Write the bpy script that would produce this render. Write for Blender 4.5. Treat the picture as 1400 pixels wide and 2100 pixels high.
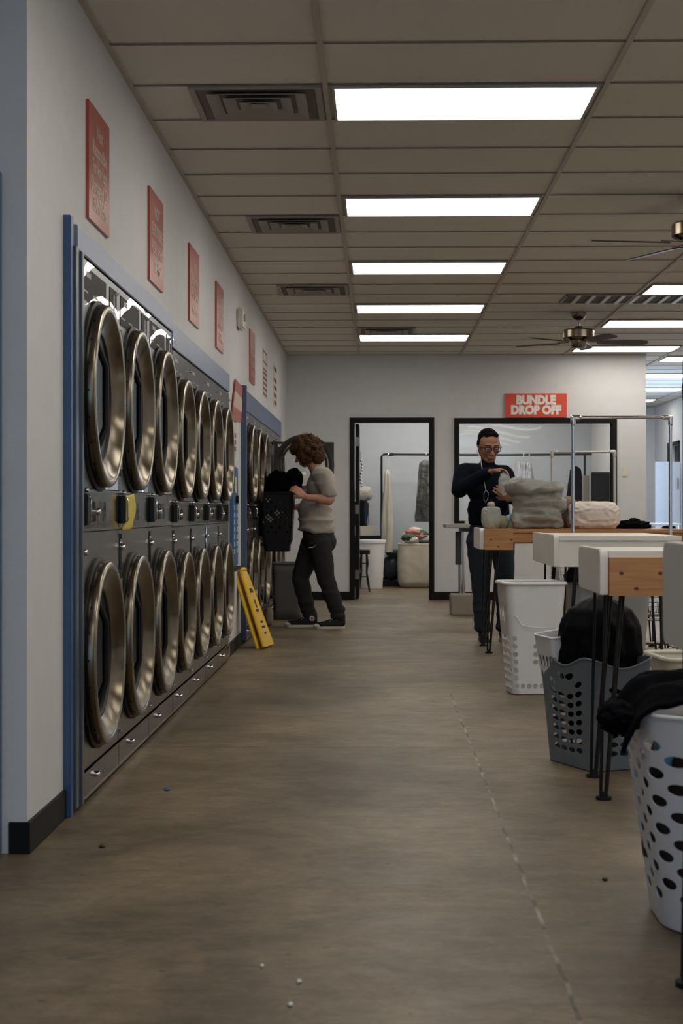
import bpy, bmesh, math, random
from mathutils import Vector, Matrix, noise
for o in list(bpy.data.objects): bpy.data.objects.remove(o)
SC = bpy.context.scene
COL = SC.collection
PI = math.pi
# ---------------------------------------------------------------- camera, world, exposure
F = 3185.0; YAW = 0.0235; EYE = 1.085
cam = bpy.data.objects.new('camera', bpy.data.cameras.new('camera')); COL.objects.link(cam)
cam.location = (0, 0, EYE); cam.rotation_euler = (PI/2, 0, YAW)
cd = cam.data; cd.sensor_fit = 'VERTICAL'; cd.sensor_height = 36; cd.lens = F/2100*36; cd.shift_y = -0.0014
cd.clip_start = 0.1; cd.clip_end = 80
cd.dof.use_dof = True; cd.dof.focus_distance = 9.0; cd.dof.aperture_fstop = 6.3
SC.camera = cam
SC.view_settings.view_transform = 'Standard'; SC.view_settings.look = 'None'
SC.view_settings.gamma = 1; SC.view_settings.exposure = -0.55; SC.view_settings.use_curve_mapping = False
w = bpy.data.worlds.new('world'); SC.world = w; w.use_nodes = True
w.node_tree.nodes['Background'].inputs[0].default_value = (0.45, 0.6, 0.85, 1)
w.node_tree.nodes['Background'].inputs[1].default_value = 1.5
def area(name, loc, rot, sx, sy, power, color):
    l = bpy.data.lights.new(name, 'AREA'); l.shape = 'RECTANGLE'; l.size = sx; l.size_y = sy
    l.energy = power; l.color = color
    o = bpy.data.objects.new(name, l); COL.objects.link(o); o.location = loc; o.rotation_euler = rot
    return o
# daylight entering through the shop front behind the camera and a side window far back
area('shopfront_daylight', (-0.2, -6.3, 1.6), (PI/2, 0, PI), 7.0, 2.2, 900, (0.50, 0.72, 1.0))
area('side_window_daylight', (4.98, 23.3, 1.6), (PI/2, 0, PI/2), 3.6, 1.9, 130, (0.55, 0.74, 1.0))
LAMP = 10.5
LAMPC = (1.0, 0.93, 0.82)

# ---------------------------------------------------------------- materials
MATS = {}
def mat(name, color=(.5,.5,.5), rough=.5, metal=0., bump=0., bscale=50., bdist=.01, var=0., vscale=8., var2=None,
        trans=0., alpha=1., emit=None, estr=0., spec=None, rmap=0., sheen=0., aniso=0., coatn=False, detail=3., stretch=None, coat=0., ior=1.45):
    if name in MATS: return MATS[name]
    m = bpy.data.materials.new(name); m.use_nodes = True; nt = m.node_tree; N = nt.nodes; L = nt.links
    b = N['Principled BSDF']
    b.inputs['Base Color'].default_value = (*color, 1); b.inputs['Roughness'].default_value = rough
    b.inputs['Metallic'].default_value = metal; b.inputs['Transmission Weight'].default_value = trans
    b.inputs['Alpha'].default_value = alpha; b.inputs['IOR'].default_value = ior
    b.inputs['Coat Weight'].default_value = coat
    b.inputs['Coat Roughness'].default_value = .02
    if aniso:
        b.inputs['Anisotropic'].default_value = aniso; tg = N.new('ShaderNodeTangent'); tg.direction_type = 'RADIAL'; tg.axis = 'X'; b.inputs['Anisotropic Rotation'].default_value = .25; L.new(tg.outputs[0], b.inputs['Tangent'])
    if sheen: b.inputs['Sheen Weight'].default_value = sheen
    if spec is not None: b.inputs['Specular IOR Level'].default_value = spec
    if emit: b.inputs['Emission Color'].default_value = (*emit, 1); b.inputs['Emission Strength'].default_value = estr
    tc = N.new('ShaderNodeTexCoord'); mp = N.new('ShaderNodeMapping'); L.new(tc.outputs['Object'], mp.inputs[0])
    if stretch: mp.inputs['Scale'].default_value = stretch
    n2 = N.new('ShaderNodeTexNoise'); n2.inputs['Scale'].default_value = vscale; n2.inputs['Detail'].default_value = 4
    L.new(mp.outputs[0], n2.inputs['Vector'])
    v = max(var, .06)
    mx = N.new('ShaderNodeMix'); mx.data_type = 'RGBA'; L.new(n2.outputs['Fac'], mx.inputs['Factor'])
    c2 = var2 if var2 else tuple(c*(1+v) for c in color)
    mx.inputs['A'].default_value = (*[c*(1-v) for c in color], 1); mx.inputs['B'].default_value = (*c2, 1)
    L.new(mx.outputs['Result'], b.inputs['Base Color'])
    if rmap:
        mr = N.new('ShaderNodeMapRange'); L.new(n2.outputs['Fac'], mr.inputs[0])
        mr.inputs[3].default_value = max(0, rough-rmap); mr.inputs[4].default_value = rough+rmap; L.new(mr.outputs[0], b.inputs['Roughness'])
    if bump:
        n1 = N.new('ShaderNodeTexNoise'); n1.inputs['Scale'].default_value = bscale; n1.inputs['Detail'].default_value = detail
        L.new(mp.outputs[0], n1.inputs['Vector'])
        bp = N.new('ShaderNodeBump'); bp.inputs['Strength'].default_value = bump; bp.inputs['Distance'].default_value = bdist
        L.new(n1.outputs['Fac'], bp.inputs['Height']); L.new(bp.outputs[0], b.inputs['Coat Normal' if coatn else 'Normal'])
    MATS[name] = m
    return m

WALL = mat('wall_paint', (.66,.67,.685), .55, bump=.25, bscale=180, bdist=.002)
WALLB = mat('wall_paint_blue', (.52,.56,.62), .55, bump=.25, bscale=180, bdist=.002)
BASE = mat('black_baseboard', (.007,.007,.007), .5, spec=.2)
BLUE = mat('blue_painted_metal', (.045,.095,.21), .35, .1)
BLUEL = mat('pale_blue_metal', (.26,.31,.43), .38, .55, bump=.08, bscale=4, bdist=.01, var=.1)
STEEL = mat('polished_steel', (.70,.745,.80), .42, 1., var=.06, coat=1.)
STEELR = mat('satin_steel', (.21,.195,.165), .30, 1., bump=.1, bscale=6, bdist=.01, var=.12, vscale=3)
STEELD = mat('dark_mirror_steel', (.045,.045,.043), .12, 1., bump=.25, bscale=5, bdist=.01, var=.25, vscale=9)
def panel_wave(m, a, joint=5.615, W=.845):
    """sheet-metal panels bulge slightly between their joints, so reflections of the lamps wave"""
    N, L, b = m.node_tree.nodes, m.node_tree.links, m.node_tree.nodes['Principled BSDF']
    tc = N.new('ShaderNodeTexCoord'); sp = N.new('ShaderNodeSeparateXYZ'); L.new(tc.outputs['Object'], sp.inputs[0])
    def M(op, x, y=None):
        n = N.new('ShaderNodeMath'); n.operation = op
        for i, q in enumerate((x, y)):
            if q is None: continue
            if isinstance(q, (int, float)): n.inputs[i].default_value = q
            else: L.new(q, n.inputs[i])
        return n.outputs[0]
    c = M('ABSOLUTE', M('SINE', M('MULTIPLY', M('SUBTRACT', sp.outputs[1], joint), PI/W)))
    h = M('MULTIPLY', M('SUBTRACT', M('MULTIPLY', c, 1.7), .7), M('MULTIPLY', M('SUBTRACT', sp.outputs[2], 1.93), a))
    nn = N.new('ShaderNodeTexNoise'); nn.inputs['Scale'].default_value = 5; nn.inputs['Detail'].default_value = 1; L.new(tc.outputs['Object'], nn.inputs['Vector'])
    h = M('ADD', h, M('MULTIPLY', nn.outputs['Fac'], .0016))
    bp = N.new('ShaderNodeBump'); bp.inputs['Strength'].default_value = 1; bp.inputs['Distance'].default_value = 1; L.new(h, bp.inputs['Height']); L.new(bp.outputs[0], b.inputs['Coat Normal'])
RING = mat('door_ring_steel', (.40,.365,.30), .24, 1., var=.12, vscale=14)
BOWL = mat('door_bowl_steel', (.235,.205,.16), .24, 1., aniso=.9, bump=.012, bscale=4, bdist=.02, var=.12, vscale=5)
RUB = mat('black_rubber', (.01,.01,.01), .5)
BLACKP = mat('black_plastic', (.007,.007,.008), .4, spec=.25)
BLACKG = mat('black_gloss_panel', (.008,.008,.009), .5, spec=.1, coat=.5)
GREYP = mat('grey_print', (.28,.28,.27), .4)
DGLASS = mat('drum_glass_painted_dark', (.004,.004,.004), .3, spec=.1)  # near-black colour stands in for the dark drum interior behind the glass
CHROME = mat('chrome', (.80,.80,.82), .09, 1.)
DULLPIPE = mat('white_dull_pipe', (.62,.62,.60), .3, .6)
WHITEP = mat('white_plastic', (.78,.79,.80), .38)
WHITEB = mat('white_hamper_plastic', (.84,.86,.90), .36)
CREAMP = mat('cream_plastic', (.70,.67,.58), .4)
GREYB = mat('grey_hamper_plastic', (.17,.20,.24), .38)
GREYBIN = mat('grey_bin_plastic', (.12,.12,.115), .5)
WHITET = mat('white_laminate', (.80,.775,.73), .45, var=.05)
PIPE = mat('black_pipe', (.015,.015,.015), .45, .4)
RED = mat('red_sign', (.42,.085,.055), .30, var=.06)
REDF = mat('orange_red_sign', (.72,.085,.045), .4)
INK = mat('white_sign_ink', (.62,.48,.42), .35)
INKW = mat('white_letter_paint', (.88,.84,.80), .5)
PAPER = mat('white_paper', (.62,.60,.57), .7)
DRED = mat('dark_red_print', (.24,.05,.06), .6)
YEL = mat('yellow_plastic', (.80,.50,.012), .38, var=.1)
YPAPER = mat('yellow_paper', (.72,.60,.14), .7, var=.15, vscale=30)
BRONZE = mat('bronze_nickel', (.22,.18,.14), .25, 1., var=.2)
BLADE = mat('dark_fan_blade', (.06,.042,.032), .45)
SKIN1 = mat('fair_skin', (.50,.25,.17), .5, var=.12, vscale=20)
SKIN2 = mat('brown_skin', (.30,.145,.09), .48, var=.12, vscale=20)
HAIRB = mat('brown_curly_hair', (.085,.038,.014), .6, spec=.3, bump=1., bscale=70, bdist=.02, var=.6, vscale=60)
HAIRK = mat('black_short_hair', (.003,.003,.003), .85, spec=.1, bump=.6, bscale=150, bdist=.004)
TEE = mat('grey_cotton', (.36,.33,.29), .9, bump=.2, bscale=300, bdist=.002, sheen=.2, var=.05)
PANTS = mat('charcoal_sweatpants', (.030,.030,.031), .95, spec=.2)
NAVY = mat('navy_knit', (.005,.007,.0135), .95, spec=.12)
JEANS = mat('dark_jeans', (.014,.024,.036), .85, var=.2)
CANVAS = mat('black_canvas', (.010,.010,.012), .8)
SOLE = mat('white_rubber', (.62,.58,.50), .5)
BAGG = mat('grey_bag_fabric', (.25,.25,.225), .5, bump=.3, bscale=25, bdist=.006, var=.12)
BAGW = mat('white_wrapped_bundle', (.74,.66,.60), .4, bump=.5, bscale=35, bdist=.008, var=.1)
BLKC = mat('black_cloth', (.003,.003,.005), .95, spec=.06, bump=.4, bscale=60, bdist=.005)
BLKB = mat('black_bin_bag', (.0025,.003,.005), .55, spec=.12, bump=.5, bscale=22, bdist=.01)
CANV = mat('cream_canvas', (.52,.47,.40), .8, bump=.3, bscale=30, bdist=.006, var=.12)
CONC = mat('concrete_block', (.30,.265,.22), .9, bump=.6, bscale=120, bdist=.003, var=.15)
MELAM = mat('grey_laminate', (.40,.39,.37), .4)
CLEARB = mat('clear_plastic_bag', (.75,.8,.78), .12, alpha=.38, bump=.6, bscale=18, bdist=.012)
OLIVE = mat('olive_items', (.20,.22,.13), .6, var=.3, vscale=20)
BLUEP = mat('light_blue_plastic', (.16,.42,.62), .4)
VBLUE = mat('blue_vendor_plastic', (.03,.13,.34), .3)
GCLEAR = mat('hung_plastic_cover', (.45,.47,.5), .15, alpha=.75, bump=1., bscale=25, bdist=.02, var=.5, vscale=18)
DBAG = mat('dark_blue_bag', (.02,.028,.04), .5)
COLR = [mat('cloth_pink', (.55,.22,.22), .8), mat('cloth_white', (.65,.63,.58), .8), mat('cloth_green', (.06,.10,.06), .8), mat('cloth_grey', (.2,.2,.2), .8)]
LENS = mat('spectacle_lens', (.2,.2,.2), .05, alpha=.07)
LAMPM = mat('lamp_diffuser', (.9,.9,.9), .5, emit=LAMPC, estr=LAMP)
LFRAME = mat('lamp_frame', (.42,.41,.38), .5)
VENT = mat('vent_metal', (.34,.32,.29), .5)
GRIDM = mat('ceiling_grid_paint', (.50,.46,.41), .6)

def nodes(m): return m.node_tree.nodes, m.node_tree.links, m.node_tree.nodes['Principled BSDF']
# ceiling tile: fine fissured texture
CEIL = mat('ceiling_tile', (.74,.70,.63), .9, bump=.5, bscale=220, bdist=.003, var=.06, vscale=90)
# glass
def glass(name, a, rough=.02):
    m = bpy.data.materials.new(name); m.use_nodes = True; N, L, b = nodes(m)
    out = N['Material Output']; N.remove(b)
    t = N.new('ShaderNodeBsdfTransparent'); t.inputs[0].default_value = (.985,.99,.99,1)
    g = N.new('ShaderNodeBsdfGlossy'); g.inputs['Roughness'].default_value = rough
    fr = N.new('ShaderNodeFresnel'); fr.inputs[0].default_value = 1.5
    ad = N.new('ShaderNodeMath'); ad.operation = 'MULTIPLY'; ad.inputs[1].default_value = a; L.new(fr.outputs[0], ad.inputs[0])
    tc = N.new('ShaderNodeTexCoord'); n1 = N.new('ShaderNodeTexNoise'); n1.inputs['Scale'].default_value = 1.3; n1.inputs['Detail'].default_value = 0
    L.new(tc.outputs['Object'], n1.inputs['Vector'])
    bp = N.new('ShaderNodeBump'); bp.inputs['Strength'].default_value = .25; bp.inputs['Distance'].default_value = .02
    L.new(n1.outputs['Fac'], bp.inputs['Height']); L.new(bp.outputs[0], g.inputs['Normal'])
    mx = N.new('ShaderNodeMixShader'); L.new(ad.outputs[0], mx.inputs[0]); L.new(t.outputs[0], mx.inputs[1]); L.new(g.outputs[0], mx.inputs[2])
    L.new(mx.outputs[0], out.inputs[0]); MATS[name] = m
    return m
WGLASS = glass('window_glass', .5)
# wood
def wood(name, c1, c2):
    m = bpy.data.materials.new(name); m.use_nodes = True; N, L, b = nodes(m)
    tc = N.new('ShaderNodeTexCoord'); mp = N.new('ShaderNodeMapping'); mp.inputs['Scale'].default_value = (2.5, 14, 34); L.new(tc.outputs['Object'], mp.inputs[0])
    n = N.new('ShaderNodeTexNoise'); n.inputs['Scale'].default_value = 1.6; n.inputs['Detail'].default_value = 6; n.inputs['Distortion'].default_value = .6; L.new(mp.outputs[0], n.inputs['Vector'])
    r = N.new('ShaderNodeValToRGB'); r.color_ramp.elements[0].color = (*c1,1); r.color_ramp.elements[1].color = (*c2,1)
    r.color_ramp.elements[0].position = .3; r.color_ramp.elements[1].position = .7
    L.new(n.outputs['Fac'], r.inputs[0]); L.new(r.outputs[0], b.inputs['Base Color']); b.inputs['Roughness'].default_value = .5
    MATS[name] = m
    return m
WOOD = wood('pine_wood', (.40,.18,.062), (.56,.29,.11))
WOODD = mat('wood_knot', (.10,.04,.02), .6)
# floor: sealed brown concrete with stains, scratches and saw-cut joints
def floor_mat():
    m = bpy.data.materials.new('sealed_concrete'); m.use_nodes = True; N, L, b = nodes(m)
    tc = N.new('ShaderNodeTexCoord')
    def ns(scale, det, sx=1, sy=1, dist=0, rough=.5):
        mp = N.new('ShaderNodeMapping'); mp.inputs['Scale'].default_value = (sx, sy, 1); L.new(tc.outputs['Object'], mp.inputs[0])
        n = N.new('ShaderNodeTexNoise'); n.inputs['Scale'].default_value = scale; n.inputs['Detail'].default_value = det
        n.inputs['Distortion'].default_value = dist; n.inputs['Roughness'].default_value = rough; L.new(mp.outputs[0], n.inputs['Vector']); return n.outputs['Fac']
    def ramp(f, pts):
        r = N.new('ShaderNodeValToRGB'); cr = r.color_ramp
        while len(cr.elements) < len(pts): cr.elements.new(.5)
        for e, (p, c) in zip(cr.elements, pts): e.position = p; e.color = (*c, 1) if len(c) == 3 else c
        L.new(f, r.inputs[0]); return r.outputs[0]
    def mix(f, a, c, mode='MIX'):
        x = N.new('ShaderNodeMix'); x.data_type = 'RGBA'; x.blend_type = mode
        if isinstance(f, float): x.inputs['Factor'].default_value = f
        else: L.new(f, x.inputs['Factor'])
        L.new(a, x.inputs['A']) 
        if isinstance(c, tuple): x.inputs['B'].default_value = (*c, 1)
        else: L.new(c, x.inputs['B'])
        return x.outputs['Result']
    base = ramp(ns(1.1, 8, 1, .8, .5, .62), [(.32,(.088,.064,.040)), (.5,(.158,.120,.078)), (.66,(.245,.192,.130))])
    fine = ramp(ns(38, 5), [(.3,(.86,.86,.86)), (.7,(1.1,1.1,1.1))]); c = mix(1., base, fine, 'MULTIPLY')
    dark = ramp(ns(3.5, 6, 1, 2.2, .8, .7), [(.58,(0,0,0)), (.74,(1,1,1))]); 
    dk = N.new('ShaderNodeMath'); dk.operation = 'MULTIPLY'; dk.inputs[1].default_value = .6; L.new(dark, dk.inputs[0]); c = mix(dk.outputs[0], c, (.05,.039,.028))
    mid = ramp(ns(8, 8, 1, 1.7, .4, .7), [(.35,(.70,.69,.68)), (.62,(1.22,1.20,1.17))]); c = mix(.8, c, mid, 'MULTIPLY')
    pale = ramp(ns(4.2, 9, 1, 2.4, 1.0, .8), [(.60,(0,0,0)), (.78,(.62,.62,.62))]); c = mix(pale, c, (.36,.32,.26))
    sp = ramp(ns(21, 3, 1, 1.3), [(.70,(0,0,0)), (.735,(.8,.8,.8))]); c = mix(sp, c, (.045,.038,.032))
    # joints
    sep = N.new('ShaderNodeSeparateXYZ'); L.new(tc.outputs['Object'], sep.inputs[0])
    def M(op, a, bb=None):
        x = N.new('ShaderNodeMath'); x.operation = op
        for i, q in enumerate((a, bb)):
            if q is None: continue
            if isinstance(q, (int, float)): x.inputs[i].default_value = q
            else: L.new(q, x.inputs[i])
        return x.outputs[0]
    wob = M('MULTIPLY', M('SUBTRACT', ns(6, 4), .5), .022)
    dx = M('ABSOLUTE', M('SUBTRACT', M('ADD', sep.outputs[0], wob), .43))
    lx = M('MULTIPLY', M('LESS_THAN', dx, .0055), M('LESS_THAN', sep.outputs[1], 9.3))
    filler = ramp(ns(9, 3, 1, .6), [(.44,(.055,.042,.03)), (.62,(.34,.30,.23))])
    c = mix(lx, c, filler)
    dy = M('ABSOLUTE', M('SUBTRACT', sep.outputs[1], 7.11)); c = mix(M('MULTIPLY', M('LESS_THAN', dy, .008), .7), c, (.06,.05,.04))
    dy = M('ABSOLUTE', M('SUBTRACT', sep.outputs[1], 13.2)); c = mix(M('MULTIPLY', M('LESS_THAN', dy, .01), .5), c, (.09,.07,.055))
    L.new(c, b.inputs['Base Color'])
    rr = N.new('ShaderNodeMapRange'); L.new(ns(2.2, 7, 1, 1.6, .6, .65), rr.inputs[0]); rr.inputs[3].default_value = .30; rr.inputs[4].default_value = .62; L.new(rr.outputs[0], b.inputs['Roughness'])
    bp = N.new('ShaderNodeBump'); bp.inputs['Strength'].default_value = .22; bp.inputs['Distance'].default_value = .004; L.new(ns(14, 8, 1, 1, 0, .7), bp.inputs['Height']); L.new(bp.outputs[0], b.inputs['Normal'])
    return m
FLOOR = floor_mat()
panel_wave(STEEL, .03); panel_wave(BLACKG, .03)

# ---------------------------------------------------------------- helpers
def at(px, py, Y):
    """photo pixel -> world point on the vertical plane at distance Y into the room"""
    r = Vector((-math.sin(YAW), math.cos(YAW), 0)) + Vector((math.cos(YAW), math.sin(YAW), 0))*((px-700)/F) - Vector((0,0,1))*((py-1047)/F)
    return Vector((0,0,EYE)) + r*(Y/r.y)
class MB:
    def __init__(s): s.v = []; s.f = []; s.marks = []
    def mark(s): s.marks.append(len(s.f)); return s   # later faces take the next material
    def add(s, vs, fs):
        n = len(s.v); s.v += [tuple(v) for v in vs]; s.f += [tuple(i+n for i in f) for f in fs]; return s
    def box(s, x0, x1, y0, y1, z0, z1):
        return s.add([(x0,y0,z0),(x1,y0,z0),(x1,y1,z0),(x0,y1,z0),(x0,y0,z1),(x1,y0,z1),(x1,y1,z1),(x0,y1,z1)],
                     [(0,3,2,1),(4,5,6,7),(0,1,5,4),(1,2,6,5),(2,3,7,6),(3,0,4,7)])
    def loft(s, rings, closed=True, caps=True):
        n = len(rings[0]); base = len(s.v)
        for r in rings: s.v += [tuple(p) for p in r]
        for i in range(len(rings)-1):
            for j in range(n if closed else n-1):
                a = base+i*n+j; b = base+i*n+(j+1) % n; s.f.append((a, b, b+n, a+n))
        if caps and closed:
            s.f.append(tuple(base+j for j in reversed(range(n)))); s.f.append(tuple(base+(len(rings)-1)*n+j for j in range(n)))
        return s
    def tube(s, pts, r, n=8, closed=False, caps=True):
        pts = [Vector(p) for p in pts]; m = len(pts); rings = []
        rr = r if isinstance(r, (list, tuple)) else [r]*m
        prev = None
        for i, p in enumerate(pts):
            if closed: d = pts[(i+1) % m]-pts[i-1]
            else: d = pts[min(i+1, m-1)]-pts[max(i-1, 0)]
            if d.length < 1e-9: d = Vector((0,0,1))
            d.normalize()
            if prev is None:
                a = Vector((0,0,1)) if abs(d.z) < .9 else Vector((1,0,0)); u = d.cross(a).normalized()
            else: u = (prev - d*prev.dot(d)); u = u.normalized() if u.length > 1e-6 else d.orthogonal().normalized()
            prev = u; v = d.cross(u)
            rings.append([p+(u*math.cos(2*PI*k/n)+v*math.sin(2*PI*k/n))*rr[i] for k in range(n)])
        if closed: rings.append(rings[0]); caps = False
        return s.loft(rings, True, caps)
    def cyl(s, p0, p1, r0, r1=None, n=16): return s.tube([p0, p1], [r0, r0 if r1 is None else r1], n)
    def capsule(s, p0, p1, r0, r1=None, n=14, sq=None):
        p0 = Vector(p0); p1 = Vector(p1); r1 = r0 if r1 is None else r1
        d = p1-p0; L = d.length; d = d/L if L > 1e-6 else Vector((0,0,1))
        u = d.orthogonal().normalized(); v = d.cross(u); rings = []
        for k in range(1, 6):
            a = -PI/2+k*PI/10; rings.append((p0+d*(math.sin(a)*r0), math.cos(a)*r0))
        rings[-1] = (p0, r0)
        rings.append((p1, r1))
        for k in range(1, 5):
            a = k*PI/10; rings.append((p1+d*(math.sin(a)*r1), math.cos(a)*r1))
        return s.loft([[c+(u*math.cos(2*PI*j/n)+v*math.sin(2*PI*j/n))*r for j in range(n)] for c, r in rings])
    def ell(s, c, r, rot=None, nu=20, nv=12):
        c = Vector(c); r = (r, r, r) if not hasattr(r, '__len__') else r; M = rot or Matrix.Identity(3)
        rings = []
        for i in range(1, nv):
            a = -PI/2+PI*i/nv
            rings.append([c+M @ Vector((r[0]*math.cos(a)*math.cos(2*PI*j/nu), r[1]*math.cos(a)*math.sin(2*PI*j/nu), r[2]*math.sin(a))) for j in range(nu)])
        return s.loft(rings)
    def lathe(s, prof, c, axis='Z', n=32, caps=False):
        c = Vector(c); rings = []
        for r, h in prof:
            ring = []
            for j in range(n):
                a = 2*PI*j/n; x = r*math.cos(a); y = r*math.sin(a)
                ring.append(c+(Vector((x, y, h)) if axis == 'Z' else Vector((h, x, y)) if axis == 'X' else Vector((y, h, x))))
            rings.append(ring)
        return s.loft(rings, True, caps)
    def grid(s, fn, nu, nv, cu=False):
        base = len(s.v); mu = nu if cu else nu+1
        for j in range(nv+1):
            for i in range(mu): s.v.append(tuple(fn(i/nu, j/nv)))
        for j in range(nv):
            for i in range(nu):
                a = base+j*mu+i; b = base+j*mu+(i+1) % mu; s.f.append((a, b, b+mu, a+mu))
        return s
    def hole(s, fn, u0, u1, v0, v1, cu, cv, ru, rv, n=16, sup=2.):
        """rectangular patch of surface fn with an elliptical hole"""
        o = []; e = []
        for k in range(n):
            a = 2*PI*k/n + PI/4; c, q = math.cos(a), math.sin(a); m = max(abs(c), abs(q)); sx = c/m; sy = q/m
            uu = cu+(sx*(u1-cu) if sx > 0 else sx*(cu-u0)); vv = cv+(sy*(v1-cv) if sy > 0 else sy*(cv-v0)); o.append(fn(uu, vv))
            f = (abs(c)**sup+abs(q)**sup)**(-1/sup); e.append(fn(cu+c*f*ru, cv+q*f*rv))
        return s.add(o+e, [(k, (k+1) % n, n+(k+1) % n, n+k) for k in range(n)])
    def xf(s, M): s.v = [tuple(M @ Vector(v)) for v in s.v]; return s
    def fine_hole(s, fn, u0, u1, v0, v1, cu, cv, ru, rv, n=16, rings=2, band=None):
        prev = None; base = len(s.v)
        for q in range(rings+1):
            k_ = q/rings; row = []
            for k in range(n):
                a = 2*PI*k/n + PI/4; c, g = math.cos(a), math.sin(a); m = max(abs(c), abs(g)); sx = c/m; sy = g/m
                ou = cu+(sx*(u1-cu) if sx > 0 else sx*(cu-u0)); ov = cv+(sy*(v1-cv) if sy > 0 else sy*(cv-v0))
                row.append(fn(ou+(cu+c*ru-ou)*k_, ov+(cv+g*rv-ov)*k_))
            s.v += [tuple(p) for p in row]
        for q in range(rings):
            for k in range(n): a = base+q*n+k; b = base+q*n+(k+1) % n; s.f.append((a, b, b+n, a+n))
        return s
    def build_n(s, name, m, parent, nmap):
        me = bpy.data.meshes.new(name); me.from_pydata(s.v, [], s.f); me.update()
        me.materials.append(m); me.shade_smooth()
        me.normals_split_custom_set_from_vertices([nmap.get(v) or (0,0,1) for v in s.v])
        o = bpy.data.objects.new(name, me); COL.objects.link(o); o.parent = parent; o.matrix_parent_inverse = Matrix.Translation(-Vector(parent.location)); return o
    def build(s, name, m, parent=None, smooth=True, angle=35, bevel=0., solid=0., sub=0, label=None):
        me = bpy.data.meshes.new(name); me.from_pydata(s.v, [], s.f); me.update()
        for k, i0 in enumerate(s.marks):
            for p in me.polygons[i0:]: p.material_index = k+1
        bm = bmesh.new(); bm.from_mesh(me); bmesh.ops.remove_doubles(bm, verts=bm.verts, dist=1e-5)
        bmesh.ops.recalc_face_normals(bm, faces=bm.faces)
        if bevel:
            es = [e for e in bm.edges if len(e.link_faces) == 2 and e.calc_face_angle(0) > .6]
            bmesh.ops.bevel(bm, geom=es, offset=bevel, segments=2, affect='EDGES', clamp_overlap=True)
        bm.to_mesh(me); bm.free()
        return mesh_obj(name, me, m, parent, smooth, angle, solid, sub, label)
def mesh_obj(name, me, m, parent=None, smooth=True, angle=35, solid=0., sub=0, label=None):
    mi = [p.material_index for p in me.polygons]
    me.materials.clear()
    for q in (m if isinstance(m, (list, tuple)) else [m]): me.materials.append(q)
    if max(mi, default=0): me.polygons.foreach_set('material_index', mi)
    if smooth:
        me.shade_smooth()
        if angle < 179: me.set_sharp_from_angle(angle=math.radians(angle))
    o = bpy.data.objects.new(name, me); COL.objects.link(o)
    if solid: k = o.modifiers.new('solid', 'SOLIDIFY'); k.thickness = solid; k.offset = 0
    if sub: k = o.modifiers.new('sub', 'SUBSURF'); k.levels = sub; k.render_levels = sub
    if parent:
        o.parent = parent
        if parent.type == 'EMPTY': o.matrix_parent_inverse = Matrix.Translation(-Vector(parent.location))
    if label: o['label'] = label
    return o
def tag(o, label, cat, group=None, kind=None):
    o['label'] = label; o['category'] = cat
    if group: o['group'] = group
    if kind: o['kind'] = kind
    return o
def thing(name, label, cat, loc=(0,0,0), group=None):
    o = bpy.data.objects.new(name, None); COL.objects.link(o); o.location = loc; o.empty_display_size = .1
    return tag(o, label, cat, group)
def struct(name, mb, m, **k):
    o = mb.build(name, m, **k); o['kind'] = 'structure'; return o
def copy_tree(o, parent=None):
    c = o.copy(); COL.objects.link(c)
    if parent: c.parent = parent; c.matrix_parent_inverse = o.matrix_parent_inverse.copy()
    for ch in list(o.children): copy_tree(ch, c)
    return c
def organic(mb, voxel, it=6, fold=None, it2=1):
    """fuse overlapping closed shapes into one continuous skin"""
    me = bpy.data.meshes.new('tmp'); me.from_pydata(mb.v, [], mb.f)
    bm = bmesh.new(); bm.from_mesh(me); bmesh.ops.recalc_face_normals(bm, faces=bm.faces); bm.to_mesh(me); bm.free()
    o = bpy.data.objects.new('tmp', me); COL.objects.link(o)
    k = o.modifiers.new('r', 'REMESH'); k.mode = 'VOXEL'; k.voxel_size = voxel
    k = o.modifiers.new('s', 'SMOOTH'); k.factor = .5; k.iterations = it
    dg = bpy.context.evaluated_depsgraph_get(); r = bpy.data.meshes.new_from_object(o.evaluated_get(dg))
    bpy.data.objects.remove(o); bpy.data.meshes.remove(me)
    if fold:
        bm = bmesh.new(); bm.from_mesh(r); bm.normal_update()
        ps = [(v, v.co+v.normal*fold(v.co, v.normal)) for v in bm.verts]
        for v, p in ps: v.co = p
        for _ in range(it2): bmesh.ops.smooth_vert(bm, verts=bm.verts, factor=.4, use_axis_x=True, use_axis_y=True, use_axis_z=True)
        bm.to_mesh(r); bm.free()
    return r
def nz(p, s=1., o=0.): return noise.noise(Vector(p)*s+Vector((o, o*1.7, o*.3)))
def ridge(p, s, o=0.): return 1-abs(nz(p, s, o))*2.2
def text(s, size, m, M, parent, name='lettering', extrude=.001, bold=0., align='CENTER', sx=1.):
    cu = bpy.data.curves.new('t', 'FONT'); cu.body = s; cu.size = size; cu.extrude = extrude; cu.offset = bold; cu.align_x = align; cu.align_y = 'CENTER'
    cu.resolution_u = 3
    o = bpy.data.objects.new('t', cu); COL.objects.link(o); dg = bpy.context.evaluated_depsgraph_get()
    me = bpy.data.meshes.new_from_object(o.evaluated_get(dg)); bpy.data.objects.remove(o)
    for v in me.vertices: v.co = M @ Vector((v.co.x*sx, v.co.y, v.co.z))
    return mesh_obj(name, me, m, parent, smooth=False)
def frame_m(c, xd, yd):
    xd = Vector(xd).normalized(); yd = Vector(yd).normalized(); z = xd.cross(yd)
    M = Matrix((xd, yd, z)).transposed().to_4x4(); M.translation = Vector(c); return M
# ================================================================= the room
H = 2.975; XL = -1.11; YB = 18.87
XO = 3.24      # end of the office wall
XR = 5.05; YF = 28.5
struct('floor', MB().box(-6.5, 6.5, -8, 29, -.15, 0), FLOOR)
struct('ceiling', MB().box(-6.5, 6.5, -8, 29, H+.008, H+.1), CEIL)
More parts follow.
